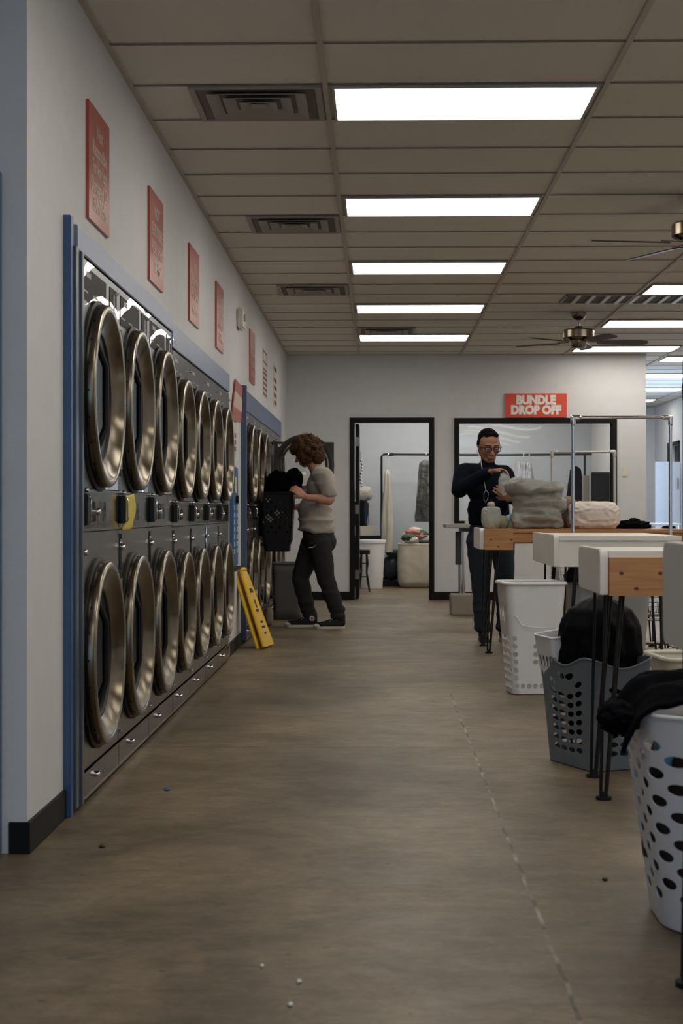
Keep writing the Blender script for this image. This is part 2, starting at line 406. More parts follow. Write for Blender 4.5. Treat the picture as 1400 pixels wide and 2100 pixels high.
# left wall with two recesses for the dryer banks
lw = MB()
B1 = (5.56, 11.29); B2 = (12.62, 17.36)
lw.box(XL-.12, XL, 4.89, B1[0], 0, H); lw.box(XL-.12, XL, B1[0], B1[1], 2.03, H)
lw.box(XL-.12, XL, B1[1], B2[0], 0, H); lw.box(XL-.12, XL, B2[0], B2[1], 1.95, H); lw.box(XL-.12, XL, B2[1], YB+.12, 0, H)
struct('wall_left', lw, WALL, smooth=False)
struct('wall_left_return', MB().box(-6.2, XL-.12, 4.89, 5.01, 0, H), WALL, smooth=False)
struct('wall_far_left', MB().box(-6.3, -6.2, -7, 5.0, 0, H), WALL, smooth=False)
struct('wall_right', MB().box(XR, XR+.12, -7, 21.2, 0, H).box(XR, XR+.12, 25.2, 26.2, 0, H).box(XR, XR+.12, 26.2, 27.12, 2.2, H).box(XR, XR+.12, 27.12, YF, 0, H)
       .box(XR, XR+.12, 21.2, 25.2, 0, .55).box(XR, XR+.12, 21.2, 25.2, 2.6, H), WALL, smooth=False)
# door opening in the far right wall, a black sheet painted in for the dark beyond
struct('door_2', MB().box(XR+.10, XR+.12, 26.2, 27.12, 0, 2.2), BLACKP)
struct('trim_1', MB().box(XR-.015, XR, 26.12, 26.2, 0, 2.26).box(XR-.015, XR, 27.12, 27.2, 0, 2.26).box(XR-.015, XR, 26.12, 27.2, 2.2, 2.26), BASE, smooth=False)
struct('wall_far', MB().box(XO, XR+.12, YF, YF+.12, 0, H), WALL, smooth=False)
struct('wall_left_rear', MB().box(-2.3, -2.2, 4.89, YB+.12, 0, H), WALL, smooth=False)
# back wall with door and service window
DX0, DX1, DZ = -.283, .622, 2.155
WX0, WX1, WZ0, WZ1 = .985, 2.825, .93, 2.145
bw = MB()
bw.box(XL-.12, DX0, YB, YB+.12, 0, H).box(DX0, DX1, YB, YB+.12, DZ, H).box(DX1, WX0, YB, YB+.12, 0, H)
bw.box(WX0, WX1, YB, YB+.12, 0, WZ0).box(WX0, WX1, YB, YB+.12, WZ1, H).box(WX1, XO, YB, YB+.12, 0, H)
struct('wall_back', bw, WALL, smooth=False)
struct('wall_office_side', MB().box(XO-.09, XO, YB+.12, YF, 0, H), WALL, smooth=False)
struct('wall_office_back', MB().box(XL-.12, XO-.09, 23.0, 23.12, 0, H), WALLB, smooth=False)
struct('wall_office_left', MB().box(XL-.24, XL-.12, YB, 23.1, 0, H), WALLB, smooth=False)
# shop front behind the camera: piers, sill, head and two broad openings
struct('wall_front', MB().box(-6.3, 5.17, -7, -6.88, 0, .35).box(-6.3, 5.17, -7, -6.88, 2.7, H).box(-6.3, -3.7, -7, -6.88, .35, 2.7).box(-.26, -.1, -7, -6.88, .35, 2.7).box(3.4, 5.17, -7, -6.88, .35, 2.7), WALL, smooth=False)
# baseboards
struct('baseboard_left', MB().box(XL, XL+.012, 4.878, 5.50, 0, .10).box(XL, XL+.012, B1[1]+.01, B2[0]-.07, 0, .10).box(XL, XL+.012, B2[1]+.03, YB, 0, .10), BASE, smooth=False)
struct('baseboard_return', MB().box(-1.165, XL, 4.878, 4.89, 0, .10), BASE, smooth=False)
struct('baseboard_back', MB().box(XL, DX0-.06, YB-.012, YB, 0, .10).box(DX1+.06, XO, YB-.012, YB, 0, .10), BASE, smooth=False)
struct('baseboard_office', MB().box(XL-.12, XO-.09, 22.988, 23, 0, .10).box(XO-.102, XO-.09, 19.0, 22.98, 0, .1), BASE, smooth=False)
struct('baseboard_right', MB().box(XR-.012, XR, 5, 26.1, 0, .10).box(XO, XR-.02, YF-.012, YF, 0, .1), BASE, smooth=False)
# door frame and open leaf
fr = MB()
for x0, x1 in ((DX0-.06, DX0), (DX1, DX1+.06)): fr.box(x0, x1, YB-.02, YB+.14, 0, DZ+.06)
fr.box(DX0, DX1, YB-.02, YB+.14, DZ, DZ+.06)
dfr = struct('door_1', fr, BASE, smooth=False)
MB().box(DX0+.006, DX0+.05, YB+.16, YB+1.02, .01, DZ-.01).build('door_leaf', BASE, dfr, bevel=.002)
for z in (1.93, 1.10, .30): MB().box(DX0+.004, DX0+.052, YB+.141, YB+.158, z-.055, z+.055).build('hinge', STEELR, dfr)
# service window
wf = MB(); t = .062
wf.box(WX0-t, WX0, YB-.025, YB+.13, WZ0-.02, WZ1+t).box(WX1, WX1+t, YB-.025, YB+.13, WZ0-.02, WZ1+t).box(WX0, WX1, YB-.025, YB+.13, WZ1, WZ1+t).box(WX0, WX1, YB-.025, YB+.13, WZ0-.02, WZ0+.03)
win = struct('window_1', wf, BASE, smooth=False)
MB().box(WX0, WX1, YB+.05, YB+.056, WZ0+.03, WZ1).build('window_pane', WGLASS, win, smooth=False)
# blue upright at the very left edge
struct('trim_2', MB().box(-1.25, -1.189, 4.80, 4.89, 0, 2.155), BLUE, bevel=.004)
# small plates on the back wall
sw = MB().box(2.95, 3.02, YB-.012, YB, 1.50, 1.61).build('light_switch', CREAMP, bevel=.002); tag(sw, 'small cream switch plate on the back wall right of the service window', 'light switch')

# ----------------------------------------------------------------- ceiling grid (T-bars) and the crown angle
GX = [-.235+1.247*k for k in range(-4, 5)]; Y0 = 6.90; PY = .61
g = MB()
for x in GX: 
    if x > -6: g.box(x-.012, x+.012, -6.88, YF, H-.004, H+.006)
struct('trim_3', g, GRIDM, smooth=False)
g = MB()
k0 = -22
for k in range(k0, 36): g.box(-6.2, XR, Y0+PY*k-.006, Y0+PY*k+.006, H+.001, H+.004)
struct('trim_4', g, mat('painted_gap_shadow', (.22,.20,.17), .8), smooth=False)  # dark strips paint in the shadow line of each row gap
struct('trim_5', MB().box(XL, XL+.02, 4.9, YB, H-.004, H+.006).box(XL, XO, YB-.02, YB, H-.004, H+.006).box(XR-.02, XR, -6.8, YF, H-.004, H+.006), GRIDM, smooth=False)

# ----------------------------------------------------------------- recessed ceiling lamps
def lamp(name, x, y, label, group='recessed ceiling lamps', first=[None]):
    if first[0] is None:
        t = thing(name, label, 'ceiling light', (x, y, H), group)
        m = MB(); a, b = .595, .293; i, j = .582, .280
        for q in ((-a, a, -b, -j), (-a, a, j, b), (-a, -i, -j, j), (i, a, -j, j)): m.box(x+q[0], x+q[1], y+q[2], y+q[3], H-.010, H+.012)
        m.build('lamp_frame', LFRAME, t, smooth=False)
        MB().box(x-i, x+i, y-j, y+j, H-.006, H+.004).build('diffuser', LAMPM, t, smooth=False)
        first[0] = t; return t
    c = copy_tree(first[0]); c.location = (x, y, H); c['label'] = label; c['group'] = group
    return c
XC = (GX[4]+GX[5])/2; XA = (GX[6]+GX[7])/2; XBc = (GX[7]+GX[8])/2
ordn = ['nearest', 'second nearest', 'third nearest', 'fourth', 'fifth and farthest']
for k in range(5): lamp('ceiling_lamp', XC, Y0+.305+2.44*k, '%s bright ceiling lamp in the long row above the aisle' % ordn[k])
for k in (1, 2, 3): lamp('ceiling_lamp', XC, Y0+.305-2.44*k, 'bright ceiling lamp above the near aisle, over the camera', 'lamps over the near aisle')
lbl = ['first lit lamp of the right-hand row, beside the slatted grille', 'second lit lamp of the right-hand row, above the farther fan', 'third lit lamp of the right-hand row, crossed by the far fan blade']
for k in range(3): lamp('ceiling_lamp', XA, 13.0+.305+2.44*k, lbl[k])
for k in range(1, 8): lamp('ceiling_lamp', XA, 13.0+.305-2.44*k, 'bright ceiling lamp of the right-hand row, out to the right', 'lamps of the near right-hand row')
lbl = ['far lamp above the right end of the back wall', 'lamp just past the wall corner, upper of the two wide strips', 'lower of the two wide lamp strips past the wall corner', 'smallest and farthest lamp, a short strip past the wall corner']
for k in range(4): lamp('ceiling_lamp', XBc, 19.1+.305+2.44*k, lbl[k])
for k in (1, 3, 5): lamp('ceiling_lamp', XBc, 19.1+.305-2.44*k, 'bright ceiling lamp over the right side of the room', 'lamps over the right side')
for x, y in ((.3, 20.4), (1.55, 20.4), (2.5, 20.4), (.3, 21.9), (1.55, 21.9)): lamp('ceiling_lamp', x, y, 'unseen ceiling lamp added inside the back office, above the door and window', 'back office lamps')  # unseen lamps, their number raised to brighten the office

# ----------------------------------------------------------------- louvred air vents
def vent(x0, y0, label, group='square air vents'):
    t = thing('air_vent', label, 'air vent', (x0+.305, y0+.305, H), group)
    cx, cy = x0+.305, y0+.305
    MB().box(cx-.29, cx+.29, cy-.29, cy+.29, H+.002, H+.006).build('backing', mat('vent_dark', (.20,.19,.17), .8), t, smooth=False)
    m = MB()
    for a, b in ((.297, .27),):
        m.box(cx-a, cx+a, cy-a, cy-b, H-.008, H+.003).box(cx-a, cx+a, cy+b, cy+a, H-.008, H+.003).box(cx-a, cx-b, cy-b, cy+b, H-.008, H+.003).box(cx+b, cx+a, cy-b, cy+b, H-.008, H+.003)
    m.build('frame', VENT, t, smooth=False)
    for a in (.225, .155, .085):     # nested sloping louvres
        b = a-.052; m = MB()
        R = lambda r, z: [(cx-r, cy-r, z), (cx+r, cy-r, z), (cx+r, cy+r, z), (cx-r, cy+r, z)]
        m.loft([R(a, H-.016), R(b, H+.001)], True, False); m.build('louvre', VENT, t, smooth=False, solid=.003)
    MB().box(cx-.035, cx+.035, cy-.035, cy+.035, H-.014, H-.009).build('centre_plate', VENT, t, smooth=False)
vx = GX[4]-.012-.61
vent(vx, Y0, 'large louvred air vent nearest the camera, left of the nearest lamp')
vent(vx, Y0+PY*5, 'second louvred air vent, above the dryers')
vent(vx, Y0+PY*10, 'third louvred air vent, left of the fourth aisle lamp')
vent(GX[4]+.02, Y0+PY*15, 'small farthest air vent just above the farthest aisle lamp')
# slatted return grille across the right-hand grid line
gr = thing('return_grille', 'long slatted ceiling grille near the farther fan', 'air vent', (GX[6], 13.9, H))
gx0, gx1, gy0, gy1 = GX[6]-.61, GX[6]+.61, 13.64, 14.20
MB().box(gx0, gx1, gy0, gy1, H+.001, H+.004).build('backing', mat('grille_back', (.10,.09,.08), .7), gr, smooth=False)
m = MB()
for q in ((gx0, gx1, gy0, gy0+.02), (gx0, gx1, gy1-.02, gy1), (gx0, gx0+.02, gy0, gy1), (gx1-.02, gx1, gy0, gy1)): m.box(*q, H-.006, H+.003)
m.build('frame', VENT, gr, smooth=False)
for k in range(9):
    x = gx0+.13*(k+.9); MB().box(x-.018, x+.018, gy0+.02, gy1-.02, H-.012, H).build('slat', mat('slat_white', (.72,.70,.66), .35), gr, smooth=False)

# ----------------------------------------------------------------- ceiling fans
def fan(x, y, rot, label):
    t = thing('ceiling_fan', label, 'ceiling fan', (x, y, H), 'ceiling fans')
    MB().lathe([(.001, H-.001), (.072, H-.001), (.070, H-.03), (.05, H-.055), (.025, H-.068), (.001, H-.068)], (x, y, 0)).build('canopy', BRONZE, t)
    MB().cyl((x, y, H-.06), (x, y, H-.15), .012).build('downrod', CHROME, t)
    MB().lathe([(.001, H-.12), (.03, H-.125), (.045, H-.15), (.14, H-.158), (.152, H-.17), (.152, H-.235), (.14, H-.25), (.10, H-.262), (.001, H-.262)], (x, y, 0)).build('motor_housing', BRONZE, t)
    MB().lathe([(.001, H-.255), (.075, H-.258), (.072, H-.315), (.06, H-.335), (.001, H-.335)], (x, y, 0)).build('switch_housing', BRONZE, t)
    for k in range(5):
        a = rot+k*2*PI/5; M = Matrix.Translation((x, y, H-.272)) @ Matrix.Rotation(a, 4, 'Z') @ Matrix.Rotation(-.20, 4, 'X')
        MB().box(.09, .22, -.022, .022, -.004, .004).xf(M).build('blade_bracket', BRONZE, t, bevel=.002)
        pr = [(.18, .045), (.25, .055), (.45, .062), (.58, .065), (.64, .055), (.665, .03)]
        pts = [(px, py) for px, py in pr]+[(px, -py) for px, py in reversed(pr)]
        m = MB(); m.loft([[(px, py, z) for px, py in pts] for z in (-.011, -.004)]); m.xf(M).build('blade', BLADE, t, smooth=False)
fan(1.92, 9.40, 2.04, 'nearer ceiling fan, cut off by the right edge of the photo')
fan(1.92, 14.92, .06, 'farther bronze ceiling fan in front of the right-hand lamps')
RINGD = mat('door_band_steel', (.16,.145,.115), .28, 1., var=.2, vscale=10)
# ================================================================= dryers
FX = -1.085   # plane of the steel fronts
def plate_hole(y0, y1, z0, z1, yc, zc, r, x=FX, th=.015, n=64):
    m = MB(); fn = lambda u, v: (x, u, v)
    m.hole(fn, y0, y1, z0, z1, yc, zc, r, r, n)
    o = []
    m.box(x-th, x-.0005, y0, y0+.004, z0, z1).box(x-th, x-.0005, y1-.004, y1, z0, z1)
    m.add([(x, yc+r*math.cos(2*PI*k/n), zc+r*math.sin(2*PI*k/n)) for k in range(n)]+[(x-.03, yc+r*math.cos(2*PI*k/n), zc+r*math.sin(2*PI*k/n)) for k in range(n)],
          [(k, (k+1) % n, n+(k+1) % n, n+k) for k in range(n)])
    return m
def dryer_door(t, yc, zc, R, M=None, flip=1, handle=True, clear=False):
    """round drum door: gasket, flanged ring, conical bowl, drum glass, inner handle, hinge plate"""
    c = (0, yc, zc); X = FX
    def B(m): return m.xf(M) if M else m
    d = MB().lathe([(R-.003, X+.050), (R-.008, X+.055), (R-.022, X+.056), (R-.029, X+.052), (R-.031, X+.030)], c, 'X', 72)
    d.mark().lathe([(R-.05, X+.004), (R-.006, X+.004), (R, X+.010), (R, X+.046), (R-.003, X+.050)], c, 'X', 72)
    d.mark()
    for k in range(22):
        a = 2*PI*k/22; ya, za = math.cos(a), math.sin(a)
        d.cyl((X+.030, yc+ya*(R-.002), zc+za*(R-.002)), (X+.030, yc+ya*(R+.0015), zc+za*(R+.0015)), .0055, n=8)
    d = B(d).build('door', [RING, RINGD, RUB], t, angle=50)
    B(MB().lathe([(R-.02, X+.001), (R+.014, X+.001), (R+.016, X+.012), (R+.004, X+.016), (R+.001, X+.016)], c, 'X', 60)).build('gasket', RUB, d)
    B(MB().lathe([(R-.030, X+.051), (R-.034, X+.048), (R-.042, X+.036), (R-.095, X+.004), (R-.103, X+.003)], c, 'X', 72)).build('door_bowl', BOWL, d, angle=60)
    g = [(R-.102, X+.003), (R-.12, X+.002), (R*.4, X-.012), (.001, X-.016)] 
    B(MB().lathe(g, c, 'X', 48)).build('drum_glass', CLEARG if clear else DGLASS, d, angle=80)
    B(MB().lathe([(R-.092, X+.004), (R-.096, X+.010), (R-.106, X+.010), (R-.110, X+.002)], c, 'X', 60)).build('glass_seal', RUB, d)
    if handle:
        h = .50*R; y = yc+.02
        B(MB().tube([(X-.01, y-.03, zc+h+.05), (X+.010, y-.03, zc+h), (X+.028, y, zc+h-.06), (X+.028, y, zc-h+.06), (X+.010, y-.03, zc-h), (X-.01, y-.03, zc-h-.05)], .013, 8)).build('door_handle', BLACKP, d)
    return d
CLEARG = glass('clear_door_glass', 1.)
def locks(t, y, z, r=.011, nm='lock', x=FX):
    MB().lathe([(.001, .022), (r*.8, .022), (r, .016), (r, .001)], (x, y, z), 'X', 14, True).build(nm, CHROME, t)
def dryer(y0, W, kind, label, group, ztop, open_top=False):
    t = thing('stacked_dryer', label, 'dryer', (FX-.4, y0+W/2, .02), group)
    big = kind == 'big'
    R = .352 if big else .325; g = .003
    ya, yb = y0+g, y0+W-g; yc = y0+W*.445
    zu = 1.526 if big else 1.478; zl = .536; zm0, zm1 = (1.008, 1.165) if big else (1.0, 1.135)
    plate_hole(ya, yb, .125, zm0-.004, yc, zl, R-.02).build('lower_front_panel', STEELR, t, angle=30)
    zc_ = ztop-.0 if big else ztop-.135
    plate_hole(ya, yb, zm1+.004, zc_-.003, yc, zu, R-.02).build('upper_front_panel', STEEL if big else STEELR, t, angle=30)
    MB().box(-1.80, FX-.06, ya, yb, .03, ztop-.01).build('cabinet', GREYBIN, t, smooth=False)
    # mid band with coin box, drawer and lock
    p = MB().box(FX-.02, FX+.002, ya, yb, zm0, zm1).build('coin_panel', STEELD, t, bevel=.002)
    MB().box(FX+.002, FX+.006, ya, yb, zm1-.008, zm1).box(FX+.002, FX+.006, ya, yb, zm0, zm0+.008).build('edge_strip', STEELR, p, smooth=False)
    MB().box(FX+.002, FX+.022, y0+.05, y0+.115, zm0+.022, zm1-.016).build('coin_slot', RUB, p, bevel=.004)
    MB().tube([(FX+.024, y0+.08, zm0+.03), (FX+.03, y0+.08, zm0+.035), (FX+.03, y0+.08, zm1-.035), (FX+.024, y0+.08, zm1-.03)], .003, 6).build('coin_slide', CHROME, p)
    dr = MB().box(FX+.002, FX+.010, y0+.14, y0+W*.60, zm0+.035, zm1-.045).build('coin_drawer', BLACKG, p, bevel=.003)
    locks(p, y0+W*.38, (zm0+zm1)/2-.005, .013)
    locks(p, y0+.075, zm1-.004, .009, 'latch_knob')
    # lower slot panel and knob
    MB().box(FX+.001, FX+.004, y0+.03, y0+.075, zm0-.175, zm0-.02).build('lint_slot', BLACKG, t, smooth=False)
    locks(t, y0+.055, zm0-.075, .013, 'lint_knob')
    # kick panel
    k = MB().box(FX-.01, FX+.004, ya, yb, .020, .118).build('kick_panel', STEELD, t, bevel=.002)
    MB().box(FX+.004, FX+.008, ya, yb, .112, .118).box(FX+.004, FX+.008, ya, yb, .020, .025).build('edge_strip', STEELR, k, smooth=False)
    locks(k, y0+W*.36, .078, .011)
    for z in (.17,): locks(t, yb-.03, z, .006, 'screw')
    # control panels
    if big:
        c = MB().box(FX+.0005, FX+.003, y0+.05, y0+.55, ztop-.155, ztop-.03).mark().box(FX+.003, FX+.0036, y0+.13, y0+.22, ztop-.065, ztop-.045).box(FX+.003, FX+.0036, y0+.08, y0+.16, ztop-.125, ztop-.118).box(FX+.003, FX+.0036, y0+.26, y0+.36, ztop-.125, ztop-.118).build('control_panel', [BLACKG, GREYP], t, smooth=False)
        c = MB().box(FX+.0005, FX+.003, y0+.635, y0+.80, ztop-.155, ztop-.03).mark().box(FX+.003, FX+.0036, y0+.72, y0+.745, ztop-.12, ztop-.05).build('display_panel', [BLACKG, GREYP], t, smooth=False)
        locks(c, y0+.745, ztop-.045, .006, 'button')
    else:
        c = MB().box(FX-.015, FX+.003, ya, yb, ztop-.132, ztop-.002).mark().box(FX+.003, FX+.0036, y0+.10, y0+.24, ztop-.055, ztop-.035).box(FX+.003, FX+.0036, y0+.12, y0+.20, ztop-.105, ztop-.098).box(FX+.003, FX+.0036, y0+.30, y0+.40, ztop-.105, ztop-.098).box(FX+.003, FX+.0036, yb-.075, yb-.068, ztop-.11, ztop-.03).build('control_panel', [mat('dark_grey_panel', (.055,.058,.066), .25), GREYP], t, smooth=False)
        locks(c, yb-.02, ztop-.05, .006, 'button')
    for z, o in ((zu, open_top), (zl, False)):
        if not o: dryer_door(t, yc, z, R)
        # hinge plate right of the door
        h = MB().box(FX+.001, FX+.030, yc+R+.004, min(yb-.004, yc+R+.05), z-.27, z+.27).mark().cyl((FX+.02, yc+R+.012, z+.27), (FX+.02, yc+R+.012, z+.30), .012, n=10).cyl((FX+.02, yc+R+.012, z-.30), (FX+.02, yc+R+.012, z-.27), .012, n=10).build('hinge_plate', [STEELR, RUB], t)
    if open_top:   # dark drum interior behind the open door
        MB().lathe([(R-.03, FX-.01), (R-.03, FX-.055)], (0, yc, zu), 'X', 48).build('drum_mouth', RUB, t)
    return t
WB = .845; WS = .775
lab = ['wide stacked dryer nearest the camera, beside the blue upright',
       'second wide stacked dryer, the one with the yellow tag on its coin slot',
       'third wide stacked dryer, where the tall top panel steps down']
for k in range(3): dryer(5.615+WB*k, WB, 'big', lab[k], 'wide stacked dryers', 2.02)
lab = ['first of the four narrower stacked dryers, right after the wide ones', 'second of the four narrower stacked dryers in the near bank',
       'third of the four narrower stacked dryers in the near bank', 'last narrow stacked dryer of the near bank, next to the red wall sign']
y = 5.615+WB*3
for k in range(4): dryer(y+WS*k, WS, 'small', lab[k], 'narrow stacked dryers of the near bank', 1.935)
lab = ['first stacked dryer of the far bank, behind the yellow floor sign', 'second stacked dryer of the far bank', 'third stacked dryer of the far bank, beside the man in the grey T-shirt',
       'fourth stacked dryer of the far bank, its upper door standing open', 'fifth stacked dryer of the far bank, behind the open door', 'last stacked dryer of the far bank, near the back wall']
for k in range(6): dryer(12.70+.77*k, .77, 'small', lab[k], 'stacked dryers of the far bank', 1.90, k == 3)

# header strips and uprights around the banks
struct('trim_6', MB().box(FX-.03, FX+.006, 5.56, 5.615+WB*3, 2.026, 2.115), BLUEL, bevel=.003)
struct('trim_7', MB().box(FX-.03, FX+.006, 5.617+WB*3, 11.29, 1.945, 2.075), BLUEL, bevel=.003)
struct('trim_8', MB().box(FX-.03, FX+.004, 12.62, 17.36, 1.905, 2.075), mat('far_header_blue', (.115,.165,.29), .4, .2), bevel=.003)
struct('trim_9', MB().box(XL-.005, -1.082, 5.455, 5.50, 0, 2.13), BLUE, bevel=.003)
struct('trim_10', MB().box(XL-.02, FX+.012, 5.505, 5.565, .02, 2.03).box(FX-.01, FX+.02, 5.575, 5.612, .02, 2.02), mat('grey_blue_upright', (.115,.135,.165), .32, .6), bevel=.003)
struct('trim_11', MB().box(XL-.005, FX+.02, 12.55, 12.62, .03, 2.10), mat('blue_upright_far', (.075,.10,.17), .4, .2), bevel=.003)
struct('trim_12', MB().box(FX-.03, FX+.002, 12.625, 12.695, .03, 1.90), STEELR, bevel=.003)
struct('trim_13', MB().box(XL-.005, FX+.004, 11.265, 11.29, .03, 1.94), CREAMP, bevel=.002)

# open dryer door of the far bank, swung into the room behind the man
od = thing('open_dryer_door', 'open round dryer door swung out behind the curly-haired man', 'dryer door', (-1.06, 15.55, 1.5))
Mo = Matrix.Translation((-1.055, 15.50, 0)) @ Matrix.Rotation(math.radians(99), 4, 'Z') @ Matrix.Translation((-FX-.01, -15.74, 0)) 
R = .30; zc = 1.545
c0 = (0, 15.74-.315, zc)
m = MB(); fn = lambda u, v: (FX, u, v); yc = c0[1]
m.hole(fn, yc-.30, yc+.30, zc-.34, zc+.225, yc, zc, .215, .215, 48).hole(lambda u, v: (FX-.03, u, v), yc-.30, yc+.30, zc-.34, zc+.225, yc, zc, .215, .215, 48)
for q in ((yc-.30, yc-.296, zc-.34, zc+.225), (yc+.296, yc+.30, zc-.34, zc+.225), (yc-.30, yc+.30, zc-.34, zc-.336), (yc-.30, yc+.30, zc+.221, zc+.225)): m.box(FX-.03, FX, *q)
m.xf(Mo).build('door_plate', RUB, od, smooth=False)
r2 = .302
MB().lathe([(r2-.09, FX-.02), (r2-.03, FX-.04), (r2, FX-.04), (r2, FX+.02), (r2-.03, FX+.025), (r2-.05, FX+.02), (r2-.09, FX-.02)], (0, yc, zc), 'X', 64).xf(Mo).build('door_ring', mat('dark_ring', (.05,.045,.04), .3, .8), od)
MB().lathe([(r2-.055, FX-.036), (r2-.068, FX-.043), (r2-.075, FX-.036)], (0, yc, zc), 'X', 64).xf(Mo).build('inner_trim_ring', RING, od)
MB().lathe([(r2-.05, FX+.02), (r2-.085, FX+.024), (.001, FX+.03)], (0, yc, zc), 'X', 48).xf(Mo).build('door_glass', CLEARG, od)
MB().box(FX-.036, FX-.031, yc+.20, yc+.265, zc+.175, zc+.203).xf(Mo).build('door_label', PAPER, od, smooth=False)
MB().box(-1.100, -1.06, 15.50, 15.56, zc-.25, zc-.17).box(-1.100, -1.06, 15.50, 15.56, zc+.10, zc+.18).build('hinge', STEELR, od)

# yellow tag on the second dryer
def sheet(fn, nu, nv, name, m, th=.002, parent=None): return MB().grid(fn, nu, nv).build(name, m, parent, solid=th, angle=80)
yt = sheet(lambda u, v: (FX+.012+.034*u+.008*math.sin(v*4), 6.535+.05*u+.008*math.sin(v*5), 1.150-.150*v-.012*u+.02*u*u), 6, 10, 'yellow_tag', YPAPER)
tag(yt, 'yellow paper tag stuck over the coin slot of the second wide dryer', 'tag')

# ================================================================= wall signs
def wall_sign(y0, y1, z0, z1, lines, label, size=.075, kind='red'):
    t = thing('wall_sign', label, 'sign', (XL, (y0+y1)/2, z0), 'red notices above the dryers')
    b = MB().box(XL, XL+.012, y0, y1, z0, z1).build('sign_board', RED, t, smooth=False)
    n = len(lines); hh = (z1-z0)*.80; 
    for i, s in enumerate(lines):
        z = z1-(z1-z0)*.12-hh*(i+.5)/n
        w_ = min(1.0, (y1-y0)*.88/(size*.58*len(s)))
        text(s, size, INK, frame_m((XL+.0125, (y0+y1)/2, z), (0,1,0), (0,0,1)), b, bold=.001, sx=w_)
    return t
A1 = ['Not', 'Responsible', 'For Any Lost', 'Damaged Or', 'Stolen Clothes']
A2 = ['NOT', 'RESPONSIBLE', 'FOR ANY', 'ITEMS']
A3 = ['Not', 'Responsible', 'For Items', 'Left Here']
pos = [(5.88, 6.33, A1, 'largest red notice, nearest the camera, above the blue upright'),
       (7.46, 7.93, A2, 'second red notice from the camera, above the wide dryers'),
       (9.05, 9.52, A3, 'third red notice, above the step in the dryer header'),
       (10.56, 11.03, A3, 'fourth red notice, left of the white wall sensor'),
       (13.35, 13.85, A3, 'fifth red notice, just right of the white wall sensor')]
for y0, y1, ls, lb in pos: wall_sign(y0, y1, 2.20, 2.65, ls, lb, .082 if ls is A1 else .09)
# two paper notices with dark red print further back
for y0, y1, lb, k in ((14.93, 15.45, 'white paper notice with a dark red frame on the upper left wall', 0), (16.45, 16.98, 'last white paper notice with dark red lines, nearest the back wall', 1)):
    t = thing('paper_notice', lb, 'notice', (XL, (y0+y1)/2, 2.2), 'paper notices on the left wall')
    b = MB().box(XL, XL+.004, y0, y1, 2.20, 2.65).build('sheet', PAPER, t, smooth=False)
    m = MB(); x = XL+.0045
    if k == 0:
        for z0, z1 in ((2.52, 2.64), (2.21, 2.47)):
            for q in ((y0+.01, y0+.05, z0, z1), (y1-.05, y1-.01, z0, z1), (y0+.01, y1-.01, z0, z0+.018), (y0+.01, y1-.01, z1-.018, z1)): m.box(x-.001, x, *q)
        for z in (2.26, 2.31, 2.36, 2.41): m.box(x-.001, x, y0+.06, y1-.06, z, z+.025)
    else:
        for z in (2.22, 2.30, 2.38, 2.46, 2.58): m.box(x-.001, x, y0+.05+.02*math.sin(z*40), y1-.06, z, z+.045)
    m.build('printed_lines', DRED, b, smooth=False)
# motion sensor
t = thing('wall_sensor', 'white boxy wall sensor between the fourth and fifth red notices', 'sensor', (XL, 12.3, 2.55))
MB().box(XL, XL+.05, 12.15, 12.40, 2.52, 2.68).build('housing', CREAMP, t, bevel=.012)
MB().cyl((XL+.049, 12.27, 2.61), (XL+.062, 12.27, 2.61), .03, n=20).build('lens', GREYP, t)
# red and white projecting sign between the banks
t = thing('tilted_sign', 'red and white sign leaning out between the two dryer banks', 'sign', (XL+.02, 12.0, 1.7))
def slab(c0, c1, c2, c3, n, th): 
    n = Vector(n).normalized()*th; q = [Vector(c) for c in (c0, c1, c2, c3)]; return MB().loft([q, [p+n for p in q]])
a = [(-1.10, 11.98, 2.13), (-1.02, 11.45, 1.80), (-1.02, 12.42, 1.80), (-1.10, 12.50, 2.12)]
a = [at(481, 778, 11.95), at(473, 861, 11.60), at(492, 867, 12.15), at(495, 794, 12.40)]
slab(*a, (1, -.3, .1), .01).build('sign_board', RED, t, smooth=False)
L_ = lambda p, q, k: Vector(p).lerp(Vector(q), k)
b0, b1 = L_(a[0], a[1], .27), L_(a[0], a[1], .66); b3, b2 = L_(a[3], a[2], .36), L_(a[3], a[2], .72)
o = Vector((1, -.3, .1)).normalized()*.0105; slab(b0+o, b1+o, b2+o, b3+o, o, .001).build('white_band', INK, t, smooth=False)
# white notice and blue vending strip
t = thing('paper_notice', 'narrow white notice with red letters above the blue dispenser', 'notice', (XL, 12.0, 1.4))
b = MB().box(XL, XL+.02, 11.58, 11.93, 1.50, 1.76).build('sheet', PAPER, t, smooth=False)
m = MB()
for z in (1.54, 1.59, 1.64): m.box(XL+.02, XL+.021, 11.78, 11.90, z, z+.035)
m.build('red_letters', DRED, b, smooth=False)
t = thing('soap_dispenser', 'tall narrow blue dispenser on the wall between the dryer banks', 'dispenser', (XL, 12.0, .7))
b = MB().box(XL, XL+.03, 11.52, 11.98, .66, 1.42).build('housing', VBLUE, t, bevel=.01)
MB().box(XL+.03, XL+.032, 11.72, 11.82, 1.22, 1.34).build('paper_label', YPAPER, b, smooth=False)
for i, y in enumerate((11.68, 11.88)):
    m = MB()
    for k in range(7): m.box(XL+.03, XL+.0315, y-.03, y+.03, .76+.055*k, .795+.055*k)
    m.build('white_letters', WHITEP, b, smooth=False)
MB().cyl((XL+.03, 11.8, 1.17), (XL+.05, 11.8, 1.17), .03, n=16).build('knob', BLACKP, b)
MB().box(XL, XL+.05, 11.52, 12.0, .63, .66).build('tray', BLACKP, t, bevel=.004)

